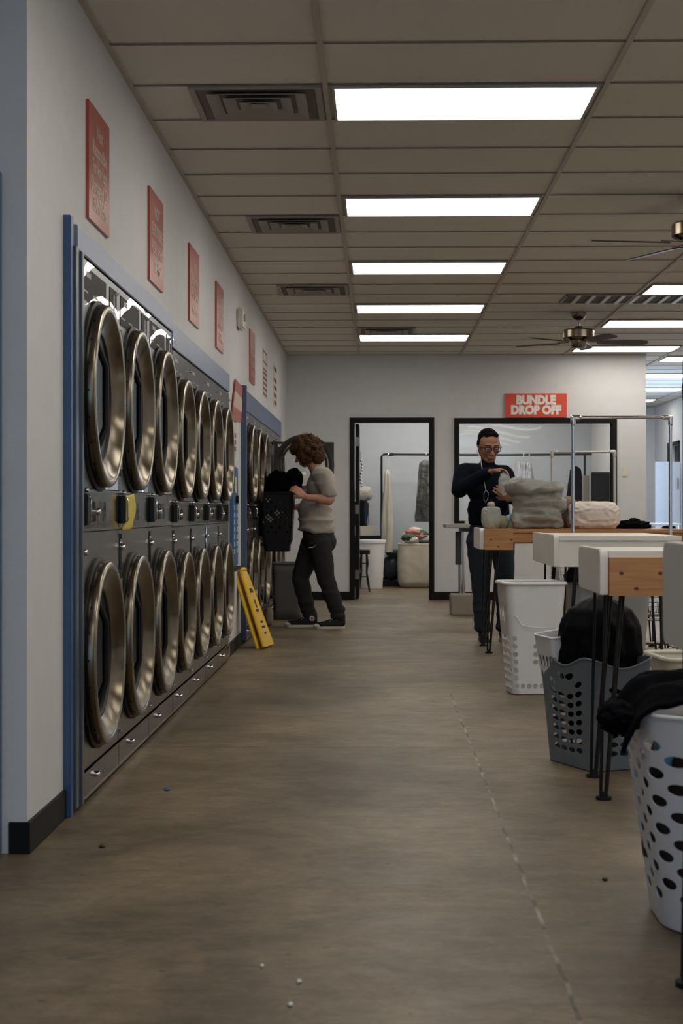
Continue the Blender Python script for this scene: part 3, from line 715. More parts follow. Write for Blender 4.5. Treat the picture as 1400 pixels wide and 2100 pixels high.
# ----------------------------------------------------------------- folded wet floor sign
t = thing('wet_floor_sign', 'yellow folded wet floor sign leaning against the left wall', 'floor sign', (-.9, 12.25, 0))
top = Vector((-1.075, 12.30, .625)); bot = Vector((-.865, 12.30, .015))
dv = (bot-top); Ln = dv.length; dn = dv.normalized(); side = Vector((0, -1, 0)).cross(dn).normalized()
RZ = Matrix.Translation(top) @ Matrix.Rotation(math.radians(-9), 4, 'Z') @ Matrix.Translation(-top)
for s, nm, off in ((0, 'front_leaf', .0), (1, 'rear_leaf', -.052)):
    M = Matrix((Vector((0,1,0)), side, dn)).transposed().to_4x4(); M.translation = top+side*off; M = RZ @ M
    m = MB()   # local: x = width (Y), y = thickness, z = down the sign
    def wd(z): return .07+.075*(z/Ln)
    rings = []
    for z in (0.0, .03, .10, .3, .5, Ln-.02, Ln): 
        w_ = wd(z)*(1 if z > .02 else .6); rings.append([(-w_, -.011, z), (w_, -.011, z), (w_, .011, z), (-w_, .011, z)])
    m.loft(rings)
    for sx in (-1, 1): m.tube([(sx*wd(.05), 0, .05), (sx*wd(Ln), 0, Ln-.004)], .015, 8)
    m.capsule((-.05, 0, .01), (.05, 0, .01), .02)
    leaf = m.xf(M).build(nm, YEL, t)
    if s == 0:
        M2 = M @ Matrix.Translation((0, .0128, 0))
        m = MB()
        for z, w_, h_ in ((.17, .05, .035), (.44, .04, .018), (.48, .05, .02), (.53, .035, .02)): m.box(-w_, w_, -.001, 0, z, z+h_)
        m.box(-.02, .02, -.001, 0, .26, .33).box(-.05, .03, -.001, 0, .34, .365)
        m.xf(M2).build('black_print', BLACKP, leaf, smooth=False)
# lettering on the outer edge seen from the aisle
M = Matrix((Vector((0,1,0)), side, dn)).transposed().to_4x4(); M.translation = top
# ================================================================= folding tables
def hairpin(t, x, y, ztop, dx=.03, dy=.01, nm='leg'):
    m = MB()
    for k, a in enumerate((.4, 2.6, 5.2)):
        m.tube([(x+.04*math.cos(a)+dx, y+.035*math.sin(a)+dy, ztop), (x+.012*math.cos(a), y+.012*math.sin(a), .02)], .0065, 8)
    m.cyl((x, y, 0), (x, y, .012), .030, n=16).cyl((x, y, .012), (x, y, .03), .016, n=12)
    m.cyl((x+dx, y+dy, ztop-.004), (x+dx, y+dy, ztop), .04, n=16)
    return m.build(nm, PIPE, t)
def endpanel(x, y0, y1, z0, z1, th=.03):
    r = .03; pr = []
    for cy, cz, a0 in ((y1-r, z1-r, 0), (y0+r, z1-r, 90), (y0+.004, z0+.004, 180), (y1-r, z0+r, 270)):
        rr = r if a0 != 180 else .004
        for k in range(5): a = math.radians(a0+k*22.5); pr.append((cy+rr*math.cos(a), cz+rr*math.sin(a)))
    return MB().loft([[(x, p, q) for p, q in pr], [(x+th, p, q) for p, q in pr]])
def table(x0, x1, y0, y1, zt, zb, label, front, block=None, legs=((0,0),(1,0),(0,1),(1,1)), dx=.06):
    t = thing('folding_table', label, 'table', ((x0+x1)/2, (y0+y1)/2, 0), 'folding tables of the right-hand row')
    endpanel(x0-.012, y0, y1, zb, zt+.006).build('end_panel', WHITET, t, bevel=.003)
    MB().box(x0+.02, x1, y0+.002, y1-.002, zt-.028, zt).build('tabletop', WHITET if front == 'white' else WOOD, t, bevel=.002)
    MB().box(x0+.02, x1, y0+.012, y0+.032, zb if front == 'white' and not block else zb+.055, zt-.0285).build('front_apron', WHITET if front == 'white' else WOOD, t, bevel=.002)
    MB().box(x0+.02, x1, y1-.032, y1-.012, zb+.03, zt-.0285).build('rear_apron', WHITET, t, bevel=.002)
    MB().box(x1-.02, x1+.001, y0+.033, y1-.033, zb+.03, zt-.0285).build('side_rail', WHITET, t, bevel=.002)
    if block:
        b = MB().box(x0+.02, block, y0-.018, y0+.0115, zb-.002, zt-(.024 if front == 'white' else .0)).mark()
        for fx, fz in ((.2, .5), (.85, .5), (.45, .15)): b.ell((x0+.02+(block-x0)*fx, y0-.018, zb+(zt-zb)*fz), (.009, .0015, .006))
        b.build('wood_block', [WOOD, WOODD], t, smooth=False)
    for fx, fy in legs:
        x = x0+dx+(.03 if fy and dx < .02 else 0) if fx == 0 else x1-dx-.05; y = y0+.075 if fy == 0 else y1-.06
        hairpin(t, x, y, zb+.05, .045 if fx == 0 else -.03)
    return t
table(.782, 2.30, 11.76, 12.53, .944, .790, 'long pine table farthest back, carrying the grey and white bundles', 'wood', 1.02)
table(1.05, 1.79, 9.20, 10.45, .935, .752, 'white table in the middle of the row, above the tall white hamper', 'white')
table(.835, 1.95, 5.78, 6.40, .935, .772, 'white table with a pine block on its front, above the grey hamper', 'white', 1.055, dx=.012)
table(.672, 1.60, 2.85, 3.62, 1.008, .780, 'nearest table at the right edge, mostly out of the photo', 'white', dx=.035)

# ================================================================= hampers
def rrect(u, a, b, r):
    """point on a rounded rectangle (half sizes a,b) by perimeter fraction, starting mid right side, counter-clockwise"""
    r = min(r, a*.999, b*.999); sa, sb = 2*(a-r), 2*(b-r); q = PI*r/2; P = 2*sa+2*sb+4*q; d = (u % 1)*P
    segs = [('l', sb/2, (a, 0), (0, 1)), ('c', q, (a-r, b-r), 0), ('l', sa, (a-r, b), (-1, 0)), ('c', q, (-a+r, b-r), 90), ('l', sb, (-a, b-r), (0, -1)),
            ('c', q, (-a+r, -b+r), 180), ('l', sa, (-a+r, -b), (1, 0)), ('c', q, (a-r, -b+r), 270), ('l', sb/2+1e-6, (a, -b+r), (0, 1))]
    for k, L, p, e in segs:
        if d <= L:
            if k == 'l': return (p[0]+e[0]*d, p[1]+e[1]*d)
            g = math.radians(e)+d/r; return (p[0]+r*math.cos(g), p[1]+r*math.sin(g))
        d -= L
    return (a, 0)
def shell(fn, cols, name, mt, parent, thick=.004):
    """thin moulded wall with real holes: outer and inner skin plus hole edges, with exact surface normals"""
    m = MB(); n = len(cols); nm = {}; e = 1e-3
    def surf(off, sgn):
        def g(u, v):
            p = Vector(fn(u, v)); du = Vector(fn(u+e, v))-Vector(fn(u-e, v)); dv = Vector(fn(u, min(1, v+e)))-Vector(fn(u, max(0, v-e)))
            q = du.cross(dv).normalized(); r_ = p-q*off; nm[tuple(r_)] = tuple(q*sgn); return r_
        return g
    so, si = surf(0, 1), surf(thick, 1)
    for g in (so, si):
        for i, cells in enumerate(cols):
            u0, u1 = i/n, (i+1)/n; t = 0
            def plain(a, b):
                if b-a < 1e-4: return
                q = max(1, int((b-a)/.08)); m.grid(lambda x, y: g(u0+(u1-u0)*x, a+(b-a)*y), 4, q)
            for t0, t1, rt, rf in sorted(cells):
                plain(t, t0); m.fine_hole(g, u0, u1, t0, t1, (u0+u1)/2, (t0+t1)/2, (u1-u0)*.5*rf, rt); t = t1
            plain(t, 1)
    for i, cells in enumerate(cols):
        u0, u1 = i/n, (i+1)/n
        for t0, t1, rt, rf in cells:
            cu, cv = (u0+u1)/2, (t0+t1)/2; c = Vector(fn(cu, cv)); A = []; B_ = []
            for k in range(16):
                a = 2*PI*k/16+PI/4; uu, vv = cu+math.cos(a)*(u1-u0)*.5*rf, cv+math.sin(a)*rt
                p = Vector(fn(uu, vv)); du = Vector(fn(uu+e, vv))-Vector(fn(uu-e, vv)); dv = Vector(fn(uu, vv+e))-Vector(fn(uu, vv-e)); q = du.cross(dv).normalized()
                w_ = (c-p).normalized(); a1 = p+w_*2e-5; b1 = p-q*thick+w_*2e-5; nm[tuple(a1)] = tuple(w_); nm[tuple(b1)] = tuple(w_); A.append(a1); B_.append(b1)
            fl = (A[1]-A[0]).cross(B_[0]-A[0]).dot(c-A[0]) < 0
            F_ = [(k, (k+1) % 16, 16+(k+1) % 16, 16+k) for k in range(16)]
            m.add(A+B_, [f[::-1] for f in F_] if fl else F_)
    return m.build_n(name, mt, parent, nm)
def hamper(label, cx, cy, rot, top, bot, r, h, cols, m, rim=.010, hz=None, name='laundry_hamper', cat='laundry hamper', group=None, bulge=0.):
    t = thing(name, label, cat, (cx, cy, 0), group)
    M = Matrix.Translation((cx, cy, 0)) @ Matrix.Rotation(rot, 4, 'Z')
    hz = hz or (lambda u: h)
    def fn(u, v):
        k = v; a = bot[0]+(top[0]-bot[0])*k+bulge*math.sin(PI*k); b = bot[1]+(top[1]-bot[1])*k+bulge*math.sin(PI*k); x, y = rrect(u, a, b, r); return M @ Vector((x, y, .004+v*(hz(u)-.004)))
    shell(fn, cols, 'basket_wall', m, t)
    MB().tube([fn(i/64, 1) for i in range(64)], rim, 8, closed=True).build('rim', m, t)
    q = [fn(i/48, 0) for i in range(48)]; MB().loft([q, [p+Vector((0,0,.006)) for p in q]]).build('base', m, t)
    return t, fn
def ringcols(n, holes): return [holes(i) for i in range(n)]
# tall white hamper behind the grey one: holes low down on the sides, slots high on the left
def hc(i):
    if i % 2: off = .0
    else: off = 0.
    c = [(.04+.072*k, .04+.072*k+.066, .024, .80) for k in (range(7) if 9 <= i <= 16 else (0, 3, 4, 5))]
    if i in (17, 18, 22, 23): c = c[:1]
    if i in (11, 12, 13): c.append((.62, .86, .10, .5))
    return c
tallh, _ = hamper('tall white plastic hamper standing left of the middle white table', .912, 9.30, .12, (.182, .165), (.135, .125), .05, .655, ringcols(26, hc), WHITEP, .011)
MB().tube([at(x, y, 9.13) for x, y in ((1052, 1262), (1060, 1266), (1068, 1282), (1085, 1286), (1110, 1287), (1140, 1286))], .003, 6).build('embossed_line', WHITEP, tallh)
# grey hamper with dipping rim and hand holes
def gh(i):
    if i in (0, 1, 2, 3, 4): pass
    s = i % 30
    c = []
    rows = 7 if s % 2 else 7
    c = [(.13+.082*k, .13+.082*k+.078, .030, .80) for k in range(rows)]
    if s % 7 == 3: return []
    if s in (16, 17, 18): c += [(.84, .93, .032, .96)]
    return c
rotg = math.radians(-114+0)
ghz = lambda u: .47+.035*math.cos(4*PI*(u-.03))
ghz = lambda u: .45+.022*math.cos(4*PI*u*1.0+PI)*0+.022*math.cos(8*PI*(u-.125))
def gh(i):
    if i in (2, 3, 7, 12, 13, 17): return []
    c = [(.12+.088*k, .12+.088*k+.082, .028, .86) for k in range(8)]
    if i in (9, 10): c = [q for q in c if q[1] < .80]+[(.84, .93, .034, .999)]
    if i in (18, 19, 0, 1): c = c[1:7]
    return c
G = hamper('grey plastic hamper under the white table with the pine block, holding a black bag', .925, 6.67, math.radians(23.6), (.15, .23), (.125, .185), .035, .45, ringcols(20, gh), GREYB, .005, hz=ghz)
# nearest white hamper, staggered oval holes all round
def wh(i):
    o = 0. if i % 2 else .064
    return [(.09+o+.129*k, .09+o+.129*k+.125, .027, .96) for k in range(6)]
NEAR, nfn = hamper('nearest white hamper with rows of oval holes, a dark garment over its rim', 1.005, 4.17, .0, (.335, .30), (.265, .235), .17, .565, ringcols(28, wh), WHITEB, .006)
# low white basket on the floor far right
lb = [[(.15, .80, .30, .72)] for i in range(22)]
LB, _ = hamper('low cream laundry basket on the floor at the right edge', 1.83, 8.45, .1, (.34, .24), (.28, .20), .06, .30, lb, CREAMP, .013, name='laundry_basket', cat='laundry basket', hz=lambda u: .30+.035*math.exp(-((((u+.5) % 1)-.0-.0)*9-4.5)**2))
# little white basket with square holes pushed into the grey hamper
sb = [[(.10, .36, .115, .7), (.40, .66, .115, .7)] for i in range(20)]
SB, _ = hamper('small white basket with square holes sticking out of the grey hamper', .80, 6.66, .5, (.075, .075), (.055, .055), .02, .24, sb, WHITEP, .005, name='small_basket', cat='basket')
SB.location = (.79, 6.79, .31); SB.rotation_euler = (.10, -.06, 0)
# grey translucent bin behind the black bag
def plainbin(name, label, cat, c, a, b, a2, b2, r, h, m, z=0, rim=.01, rot=0., fill=None):
    t = thing(name, label, cat, (c[0], c[1], z)); M = Matrix.Translation((c[0], c[1], z)) @ Matrix.Rotation(rot, 4, 'Z')
    fn = lambda u, v: M @ Vector((*rrect(u, a+(a2-a)*v, b+(b2-b)*v, r), v*h))
    MB().grid(fn, 48, 6, True).build('bin_wall', m, t, solid=.004, angle=60)
    MB().tube([fn(i/48, 1) for i in range(48)], rim, 8, closed=True).build('rim', m, t)
    q = [fn(i/48, 0) for i in range(48)]; MB().loft([q, [p+Vector((0,0,.006)) for p in q]]).build('base', m, t)
    return t
plainbin('storage_bin', 'pale grey bin behind the black bag, under the middle table', 'bin', (1.42, 9.70), .20, .17, .245, .20, .05, .62, mat('pale_grey_bin', (.42,.42,.41), .35))

# ----------------------------------------------------------------- soft things
def blob(c, r, fold, name, m, nu=96, nv=56, e=.75, flat=True, rot=0., parent=None, zmin=None):
    c = Vector(c)
    sg = lambda x, p: math.copysign(abs(x)**p, x)
    def fn(u, v):
        a = -PI/2+PI*v; b = 2*PI*u
        d = Vector((sg(math.cos(a), e)*sg(math.cos(b), e), sg(math.cos(a), e)*sg(math.sin(b), e), sg(math.sin(a), e)))
        k = 1+fold(d, u, v); p = Vector((d.x*r[0]*k, d.y*r[1]*k, d.z*r[2]*k))
        p = Matrix.Rotation(rot, 3, 'Z') @ p + c
        if zmin is not None and p.z < zmin: p.z = zmin
        return p
    return MB().grid(fn, nu, nv, True).build(name, m, parent, angle=180)
ZA = .9455
# big grey laundry bag on the pine table: two bulging lobes, folds pulled sideways
GB = lambda px, py, dy=0.: at(px, py, 12.10+dy)
m = MB()
R3 = lambda a: Matrix.Rotation(math.radians(a), 3, 'Y')
for px, py, rx, ry, rz, a in ((1100, 1056, .205, .22, .105, 0), (1076, 1058, .11, .2, .10, 0), (1128, 1060, .10, .2, .085, 0), (1098, 1030, .205, .21, .085, 4), (1092, 1006, .215, .20, .088, 7), (1062, 1000, .10, .17, .075, -8), (1134, 1010, .085, .17, .085, 30), (1146, 1040, .06, .14, .08, 10)):
    c = GB(px, py); m.ell(c, (rx, ry, rz), R3(a), 28, 16)
bx0, bx1 = GB(1050, 1070).x, GB(1150, 1070).x
m.box(bx0, bx1, 11.93, 12.28, ZA+.012, ZA+.11)
def fold_g(p, n):
    w_ = 1 if p.z > ZA+.24 else .8
    q = (p.x*3.2+p.z*7*w_, p.y*2, p.z*13-p.x*3)
    f = .012*max(0, ridge(q, .8, 3))**2+.006*max(0, ridge(q, 1.9, 9))**2+.004*nz(p, 20)
    f -= .024*math.exp(-((p.z-(ZA+.235)-.18*(p.x-1.2))*34)**2)+.016*math.exp(-((p.z-(ZA+.115)+.10*(p.x-1.2))*40)**2)
    return f
me = organic(m, .008, 8, fold_g, 1)
for v in me.vertices:
    if v.co.z < ZA+.001: v.co.z = ZA+.001
bg = mesh_obj('laundry_bag', me, BAGG, angle=180); tag(bg, 'big grey fabric laundry bag bulging on the far pine table', 'laundry bag')
def fold_w(d, u, v): return .045*ridge((d.x*2, d.y*2, d.z*2), 1.5, 5)+.03*nz(d, 5, 2)+.012*nz(d, 16, 5)-.05*math.exp(-((d.x-.25)*5)**2)*max(0, d.z)
bw_ = blob((1.66, 12.05, ZA+.098), (.190, .20, .112), fold_w, 'wrapped_bundle', BAGW, 130, 84, .55, zmin=ZA+.001); tag(bw_, 'white plastic-wrapped bundle right of the big grey bag', 'bundle')
def fold_k(d, u, v): return .22*nz(d, 3.2, 4)+.10*nz(d, 7, 9)
k1 = blob((1.965, 12.05, ZA+.016), (.135, .15, .05), fold_k, 'black_clothes', BLKC, 80, 40, 1., zmin=ZA+.001); tag(k1, 'crumpled black clothes on the far pine table, right of the white bundle', 'clothes')
k2 = blob((1.975, 12.03, ZA+.055), (.045, .06, .028), fold_k, 'black_sock', BLKC, 40, 24, 1.); tag(k2, 'small black knotted garment on top of the crumpled black clothes', 'clothes')
k3 = blob((2.235, 12.0, ZA+.008), (.05, .08, .016), fold_k, 'black_garment', BLKC, 40, 20, 1., zmin=ZA+.001); tag(k3, 'flat black garment at the right end of the far pine table', 'clothes')
# clear bag with green things near the table corner
cb = thing('clear_bag', 'clear plastic bag with olive contents at the left end of the pine table', 'bag', (.86, 12.0, ZA))
blob((.872, 12.0, ZA+.09), (.072, .07, .092), lambda d, u, v: .08*ridge(d, 3, 1)-.25*max(0, d.z-.75)*3, 'bag_film', CLEARB, 60, 40, .7, parent=cb, zmin=ZA+.001)
blob((.85, 12.0, ZA+.055), (.045, .05, .056), lambda d, u, v: .15*nz(d, 3), 'olive_contents', OLIVE, 40, 24, .8, parent=cb, zmin=ZA+.002)
blob((.872, 12.0, ZA+.185), (.028, .03, .022), lambda d, u, v: .3*nz(d, 3), 'bag_neck', mat('cream_film', (.50,.47,.38), .4), 30, 18, 1., parent=cb)
ob = blob((.958, 12.02, ZA+.045), (.052, .06, .055), lambda d, u, v: .12*nz(d, 3, 6), 'olive_bag', OLIVE, 40, 24, .9, zmin=ZA+.001); tag(ob, 'small olive green lump beside the clear bag on the pine table', 'bag')
bb = blob((1.035, 12.36, ZA+.045), (.04, .05, .058), lambda d, u, v: .12*nz(d, 3, 6), 'blue_bag', BLUEP, 40, 24, .8, zmin=ZA+.001); tag(bb, 'small light blue plastic bag left of the big grey laundry bag', 'bag')
bp_ = blob((1.50, 12.34, ZA+.20), (.07, .06, .05), lambda d, u, v: .2*nz(d, 3, 6), 'brown_bundle', mat('pinkish_brown', (.26,.18,.15), .7), 30, 18, .9); 
bp_.location.z = -.0; tag(bp_, 'small pinkish brown bundle between the grey bag and the white bundle', 'bundle')
blob((1.50, 12.34, ZA+.10), (.06, .06, .10), lambda d, u, v: .1*nz(d, 3, 6), 'lower_part', mat('pinkish_brown', (.26,.18,.15), .7), 30, 18, .7, parent=bp_, zmin=ZA+.001)
# black bag standing in the grey hamper
def fold_b(d, u, v): return .04*ridge((d.x*3, d.y*3, d.z*.8), 1.8, 2)+.04*nz(d, 2.5, 5)-.13*max(0, d.z)**2
kb = MB(); c = Vector((.955, 6.72, 0))
def kbf(u, v):
    a = 2*PI*u; z = .12+.60*v
    pr = [(0, .13), (.30, .14), (.42, .165), (.6, .185), (.78, .172), (.9, .135), (.97, .07), (1, .01)]
    for (v0, r0), (v1, r1) in zip(pr, pr[1:]):
        if v <= v1: r_ = r0+(r1-r0)*(v-v0)/(v1-v0); break
    r_ *= 1+.09*ridge((math.cos(a)*2, math.sin(a)*2, v*2), 1.5, 2)+.05*nz((math.cos(a)*3, math.sin(a)*3, v*6), 1.5, 4)
    return c+Vector((r_*.95*math.cos(a)+.0*v, r_*.75*math.sin(a), z))
kbo = MB().grid(kbf, 80, 50, True).build('black_bag', BLKB, angle=180); tag(kbo, 'black bag of laundry standing upright in the grey hamper', 'bag')
# contents of the near hamper and the dark garment over its rim
ct = blob((1.005, 4.17, .27), (.285, .25, .265), lambda d, u, v: .05*nz(d, 3, 4), 'laundry_load', mat('dark_laundry', (.008,.008,.010), .9, var=1., vscale=5, var2=(.08,.045,.045)), 60, 40, .6); tag(ct, 'dark laundry filling the nearest white hamper', 'laundry')
for (x, y, z, m_, nm, lb_) in ((.735, 4.02, .47, BLUEP, 'blue_cloth', 'light blue cloth showing through the upper holes of the nearest hamper'), ):
    o = blob((x, y, z), (.022, .05, .055), lambda d, u, v: .1*nz(d, 3), nm, m_, 24, 14, .8); tag(o, lb_, 'cloth')
def gf(u, v):   # garment: a draped sheet crossing the hamper mouth and spilling left
    x = .615+.75*u; y = 3.93+.42*v
    rimz = .572
    z = rimz+.035+.045*math.sin(PI*min(1, max(0, (u-.05))*1.3))*math.sin(PI*v)+.018*ridge((x*3, y*7, 0), 2.2, 1)+.012*nz((x, y, 0), 14)
    e = max(0, .13-u)/.13; z -= .085*e*e+.03*e
    f = max(0, .12-v)/.12; z -= (.02+.03*u)*f
    x += .02*math.sin(v*9); y += .015*math.sin(u*12)
    return (x, y, z)
gm = MB().grid(gf, 90, 50).build('dark_garment', BLKC, angle=180, solid=.012); tag(gm, 'dark navy garment draped over the rim of the nearest white hamper', 'garment')
for (x, y, z) in ((.635, 4.10, .545), ): 
    blob((x, y, z), (.055, .12, .042), fold_k, 'hanging_end', BLKC, 50, 30, 1., parent=gm)
# dark and white clothes in the low basket
o = blob((1.83, 8.45, .15), (.25, .17, .13), fold_k, 'mixed_laundry', mat('mixed_laundry', (.03,.03,.035), .9, var=1, vscale=9, var2=(.5,.48,.45)), 60, 36, .7); tag(o, 'dark and white clothes inside the low cream basket', 'laundry')

# ================================================================= wire laundry carts with hanging rails
def cart(x0, x1, y0, y1, ztop, label, m):
    t = thing('laundry_cart', label, 'laundry cart', ((x0+x1)/2, (y0+y1)/2, 0), 'wire laundry carts with hanging rails')
    ym = (y0+y1)/2; z0, z1 = .36, .70
    def pt(u, v):
        a = (x1-x0)/2-.015; b = (y1-y0)/2; k = .86+.14*v; x, y = rrect(u, a*k, b*k, .05); return Vector(((x0+x1)/2+x, ym+y, z0+(z1-z0)*v))
    w_ = MB()
    for i in range(40): w_.tube([pt(i/40, 0), pt(i/40, 1)], .0022, 5)
    for k in range(6): w_.tube([pt(i/32, k/5) for i in range(32)], .0026, 5, closed=True)
    for k in range(1, 9): 
        a = pt(0, 0); xx = x0+.06+(x1-x0-.12)*k/9; w_.tube([(xx, y0+.05, z0), (xx, y1-.05, z0)], .0022, 5)
    w_.build('wire_basket', STEELR, t)
    MB().tube([pt(i/48, 1) for i in range(48)], .008, 8, closed=True).build('basket_rim', STEELR, t)
    f = MB(); zf = .135
    f.tube([(x0, y0+.04, zf), (x1, y0+.04, zf), (x1, y1-.04, zf), (x0, y1-.04, zf)], .011, 8, closed=True)
    f.tube([(x0, y0+.04, .34), (x1, y0+.04, .34), (x1, y1-.04, .34), (x0, y1-.04, .34)], .009, 8, closed=True)
    for x in (x0, x1):
        for y in (y0+.04, y1-.04): f.cyl((x, y, zf), (x, y, .34), .011, n=8)
    f.build('frame', STEELR, t)
    for x in (x0, x1):
        MB().cyl((x, ym, .34), (x, ym, ztop-.03), .0125, n=14).build('rail_post', m, t)
        MB().capsule((x, ym, ztop-.045), (x, ym, ztop-.004), .018, .018).capsule((x, ym, ztop), (x+(.045 if x == x0 else -.045), ym, ztop), .018, .018).build('elbow', m, t)
    MB().cyl((x0, ym, ztop), (x1, ym, ztop), .0115, n=12).build('hanging_rail', m, t)
    for x in (x0+.03, x1-.03):
        for y in (y0+.06, y1-.06):
            c = MB().cyl((x, y, .075), (x, y, zf), .009, n=8).box(x-.017, x+.017, y-.004, y+.03, .05, .085).build('caster', STEELR, t)
            MB().cyl((x-.011, y+.02, .052), (x+.011, y+.02, .052), .052, n=20).build('wheel', RUB, c)
    return t
cart(1.365, 2.045, 10.62, 11.22, 1.738, 'chrome wire cart with a tall hanging rail, in front of the far pine table', CHROME)
cart(1.82, 2.47, 16.0, 16.6, 1.70, 'farther cart with a dull white hanging rail, in front of the service window', DULLPIPE)

o = blob((1.52, 10.92, .60), (.20, .2, .12), fold_k, 'cart_laundry', BLKC, 60, 36, .8); tag(o, 'dark laundry lying in the wire cart under the middle table', 'laundry')
# ================================================================= people
def hand(m, wrist, d, nrm, side, curl=.5, k=1., thumb=1, spread=.10):
    """palm and five bent fingers. d: fingers direction, nrm: palm normal (curl towards it), side: towards the thumb"""
    w_ = Vector(wrist); d = Vector(d).normalized(); nrm = Vector(nrm); nrm = (nrm-d*nrm.dot(d)).normalized(); s = d.cross(nrm)*thumb
    for q in (-1, -.33, .33, 1): m.capsule(w_+s*q*.018*k, w_+d*.085*k+s*q*.031*k, .0135*k, .0115*k, 10)
    L = (.070, .078, .073, .058); 
    for i, q in enumerate((1, .33, -.33, -1)):
        p = w_+d*.088*k+s*q*.031*k; dd = (d+s*q*spread).normalized(); seg = L[i]*k; r = (.0088, .009, .0088, .0078)[i]*k; a = 0
        for j, f in enumerate((.45, .32, .23)):
            a += curl*(.7, 1., .7)[j]; v = dd*math.cos(a)+nrm*math.sin(a); p2 = p+v*seg*f; m.capsule(p, p2, r, r*.94, 10); p = p2; r *= .94
    p = w_+d*.028*k+s*.024*k; v = (d*.75+s*.65+nrm*.25).normalized(); p2 = p+v*.040*k; m.capsule(p, p2, .0125*k, .0105*k, 10)
    v = (d*.92+s*.15+nrm*.4).normalized(); m.capsule(p2, p2+v*.030*k, .0105*k, .008*k, 10)
def headshape(m, c, R, k=1.):
    """head facing local -Y, up Z; c centre, R rotation"""
    T = lambda x, y, z: Vector(c)+R @ Vector((x*k, y*k, z*k))
    m.ell(T(0, .012, .030), (.075*k, .092*k, .088*k), R, 24, 16)
    m.ell(T(0, -.020, -.030), (.062*k, .066*k, .072*k), R, 24, 14)
    m.ell(T(0, -.042, -.088), (.034*k, .034*k, .026*k), R)             # chin
    m.capsule(T(-.048, .01, -.05), T(-.022, -.052, -.088), .024*k, .020*k); m.capsule(T(.048, .01, -.05), T(.022, -.052, -.088), .024*k, .020*k)   # jaw
    m.capsule(T(0, -.082, .012), T(0, -.106, -.030), .009*k, .014*k)    # nose
    for s in (-1, 1):
        m.ell(T(s*.012, -.098, -.034), (.009*k, .009*k, .008*k), R); m.ell(T(s*.04, -.062, -.022), (.022*k, .018*k, .018*k), R)  # nostril, cheek
        m.capsule(T(s*.012, -.083, .026), T(s*.045, -.070, .028), .009*k, .007*k)    # brow
        m.ell(T(s*.078, .012, -.008), (.010*k, .018*k, .031*k), R)                    # ear
        m.ell(T(s*.030, -.072, .006), (.013*k, .010*k, .008*k), R)                    # lids
    m.capsule(T(-.020, -.086, -.060), T(.020, -.086, -.060), .0068*k); m.capsule(T(-.016, -.084, -.070), T(.016, -.084, -.070), .0075*k)   # lips
    return T
def shoe(name, heel, toe, parent, m_up, m_sole, top=.11, h=.0):
    heel = Vector((heel[0], heel[1], 0)); toe = Vector((toe[0], toe[1], 0)); L = (toe-heel).length; d = (toe-heel)/L; s = Vector((-d.y, d.x, 0))
    P = lambda a, b, z: heel+d*(a*L)+s*b+Vector((0,0,z+h))
    out = [(0,0), (.01,.6), (.08,.9), (.3,.85), (.5,.8), (.72,1.05), (.88,.9), (.97,.5), (1,0)]
    ring = [(a, b*.045) for a, b in out]+[(a, -b*.045) for a, b in reversed(out[1:-1])]
    so = MB().loft([[P(a, b, z) for a, b in ring] for z in (0, .024)]).build('shoe_sole', m_sole, parent, bevel=.004)
    m = MB(); m.capsule(P(.12, 0, .055), P(.14, 0, top), .040, .043).capsule(P(.14, 0, .05), P(.55, 0, .045), .041, .038).capsule(P(.5, 0, .042), P(.86, 0, .036), .036, .030).capsule(P(.35, 0, .07), P(.62, 0, .05), .03, .028)
    for v in range(len(m.v)): 
        if m.v[v][2] < h+.014: m.v[v] = (m.v[v][0], m.v[v][1], h+.014)
    up = mesh_obj('shoe', organic(m, .006, 4), m_up, parent, angle=180)
    so.parent = up; so.matrix_parent_inverse = Matrix.Identity(4)
    return up, P

# ---------------------------------------------------------------- man in a grey T-shirt at the far dryers
Y1 = 14.35
J = lambda px, py, dy=0.: at(px, py, Y1+dy)
b = MB()
RH = Matrix.Rotation(math.radians(-84), 3, 'Z') @ Matrix.Rotation(math.radians(24), 3, 'X')     # faces -X, looking down
hc_ = J(626, 931)
headshape(b, hc_, RH, 1.0)
b.capsule(J(640, 948), J(652, 972), .058, .062)
b.capsule(J(655, 975, -.16), J(655, 975, .16), .055).capsule(J(654, 985), J(650, 1060), .10, .105).capsule(J(652, 1096, -.05), J(652, 1096, .05), .095)
# near arm with hand on the basket rim, far arm under the basket
b.capsule(J(665, 982, -.19), J(676, 1022, -.245), .050, .043).capsule(J(677, 1023, -.245), J(628, 1020, -.30), .044, .030).capsule(J(674, 1026, -.25), J(655, 1024, -.27), .046, .040)
hand(b, J(625, 1019, -.30), J(606, 1003, -.30)-J(625, 1019, -.30), (-.2, .9, -.4), (0, 0, 1), .38, 1.0, 1)
b.capsule(J(660, 985, .18), J(652, 1035, .24), .050, .042).capsule(J(652, 1035, .24), J(606, 1040, .20), .042, .029)
hand(b, J(604, 1040, .20), (-1, -.25, .1), (0, -.5, 1), (0, 0, 1), .4, 1.0, -1)
b.capsule(J(655, 1105, -.085), J(668, 1185, -.10), .085, .055).capsule(J(668, 1185, -.10), J(691, 1270, -.10), .052, .036)
b.capsule(J(640, 1105, .085), J(617, 1185, .10), .085, .055).capsule(J(617, 1185, .10), J(634, 1268, .10), .052, .036)
man1 = mesh_obj('person', organic(b, .0065, 5), SKIN1, angle=180)
tag(man1, 'person with curly brown hair and grey T-shirt holding a black basket', 'person')
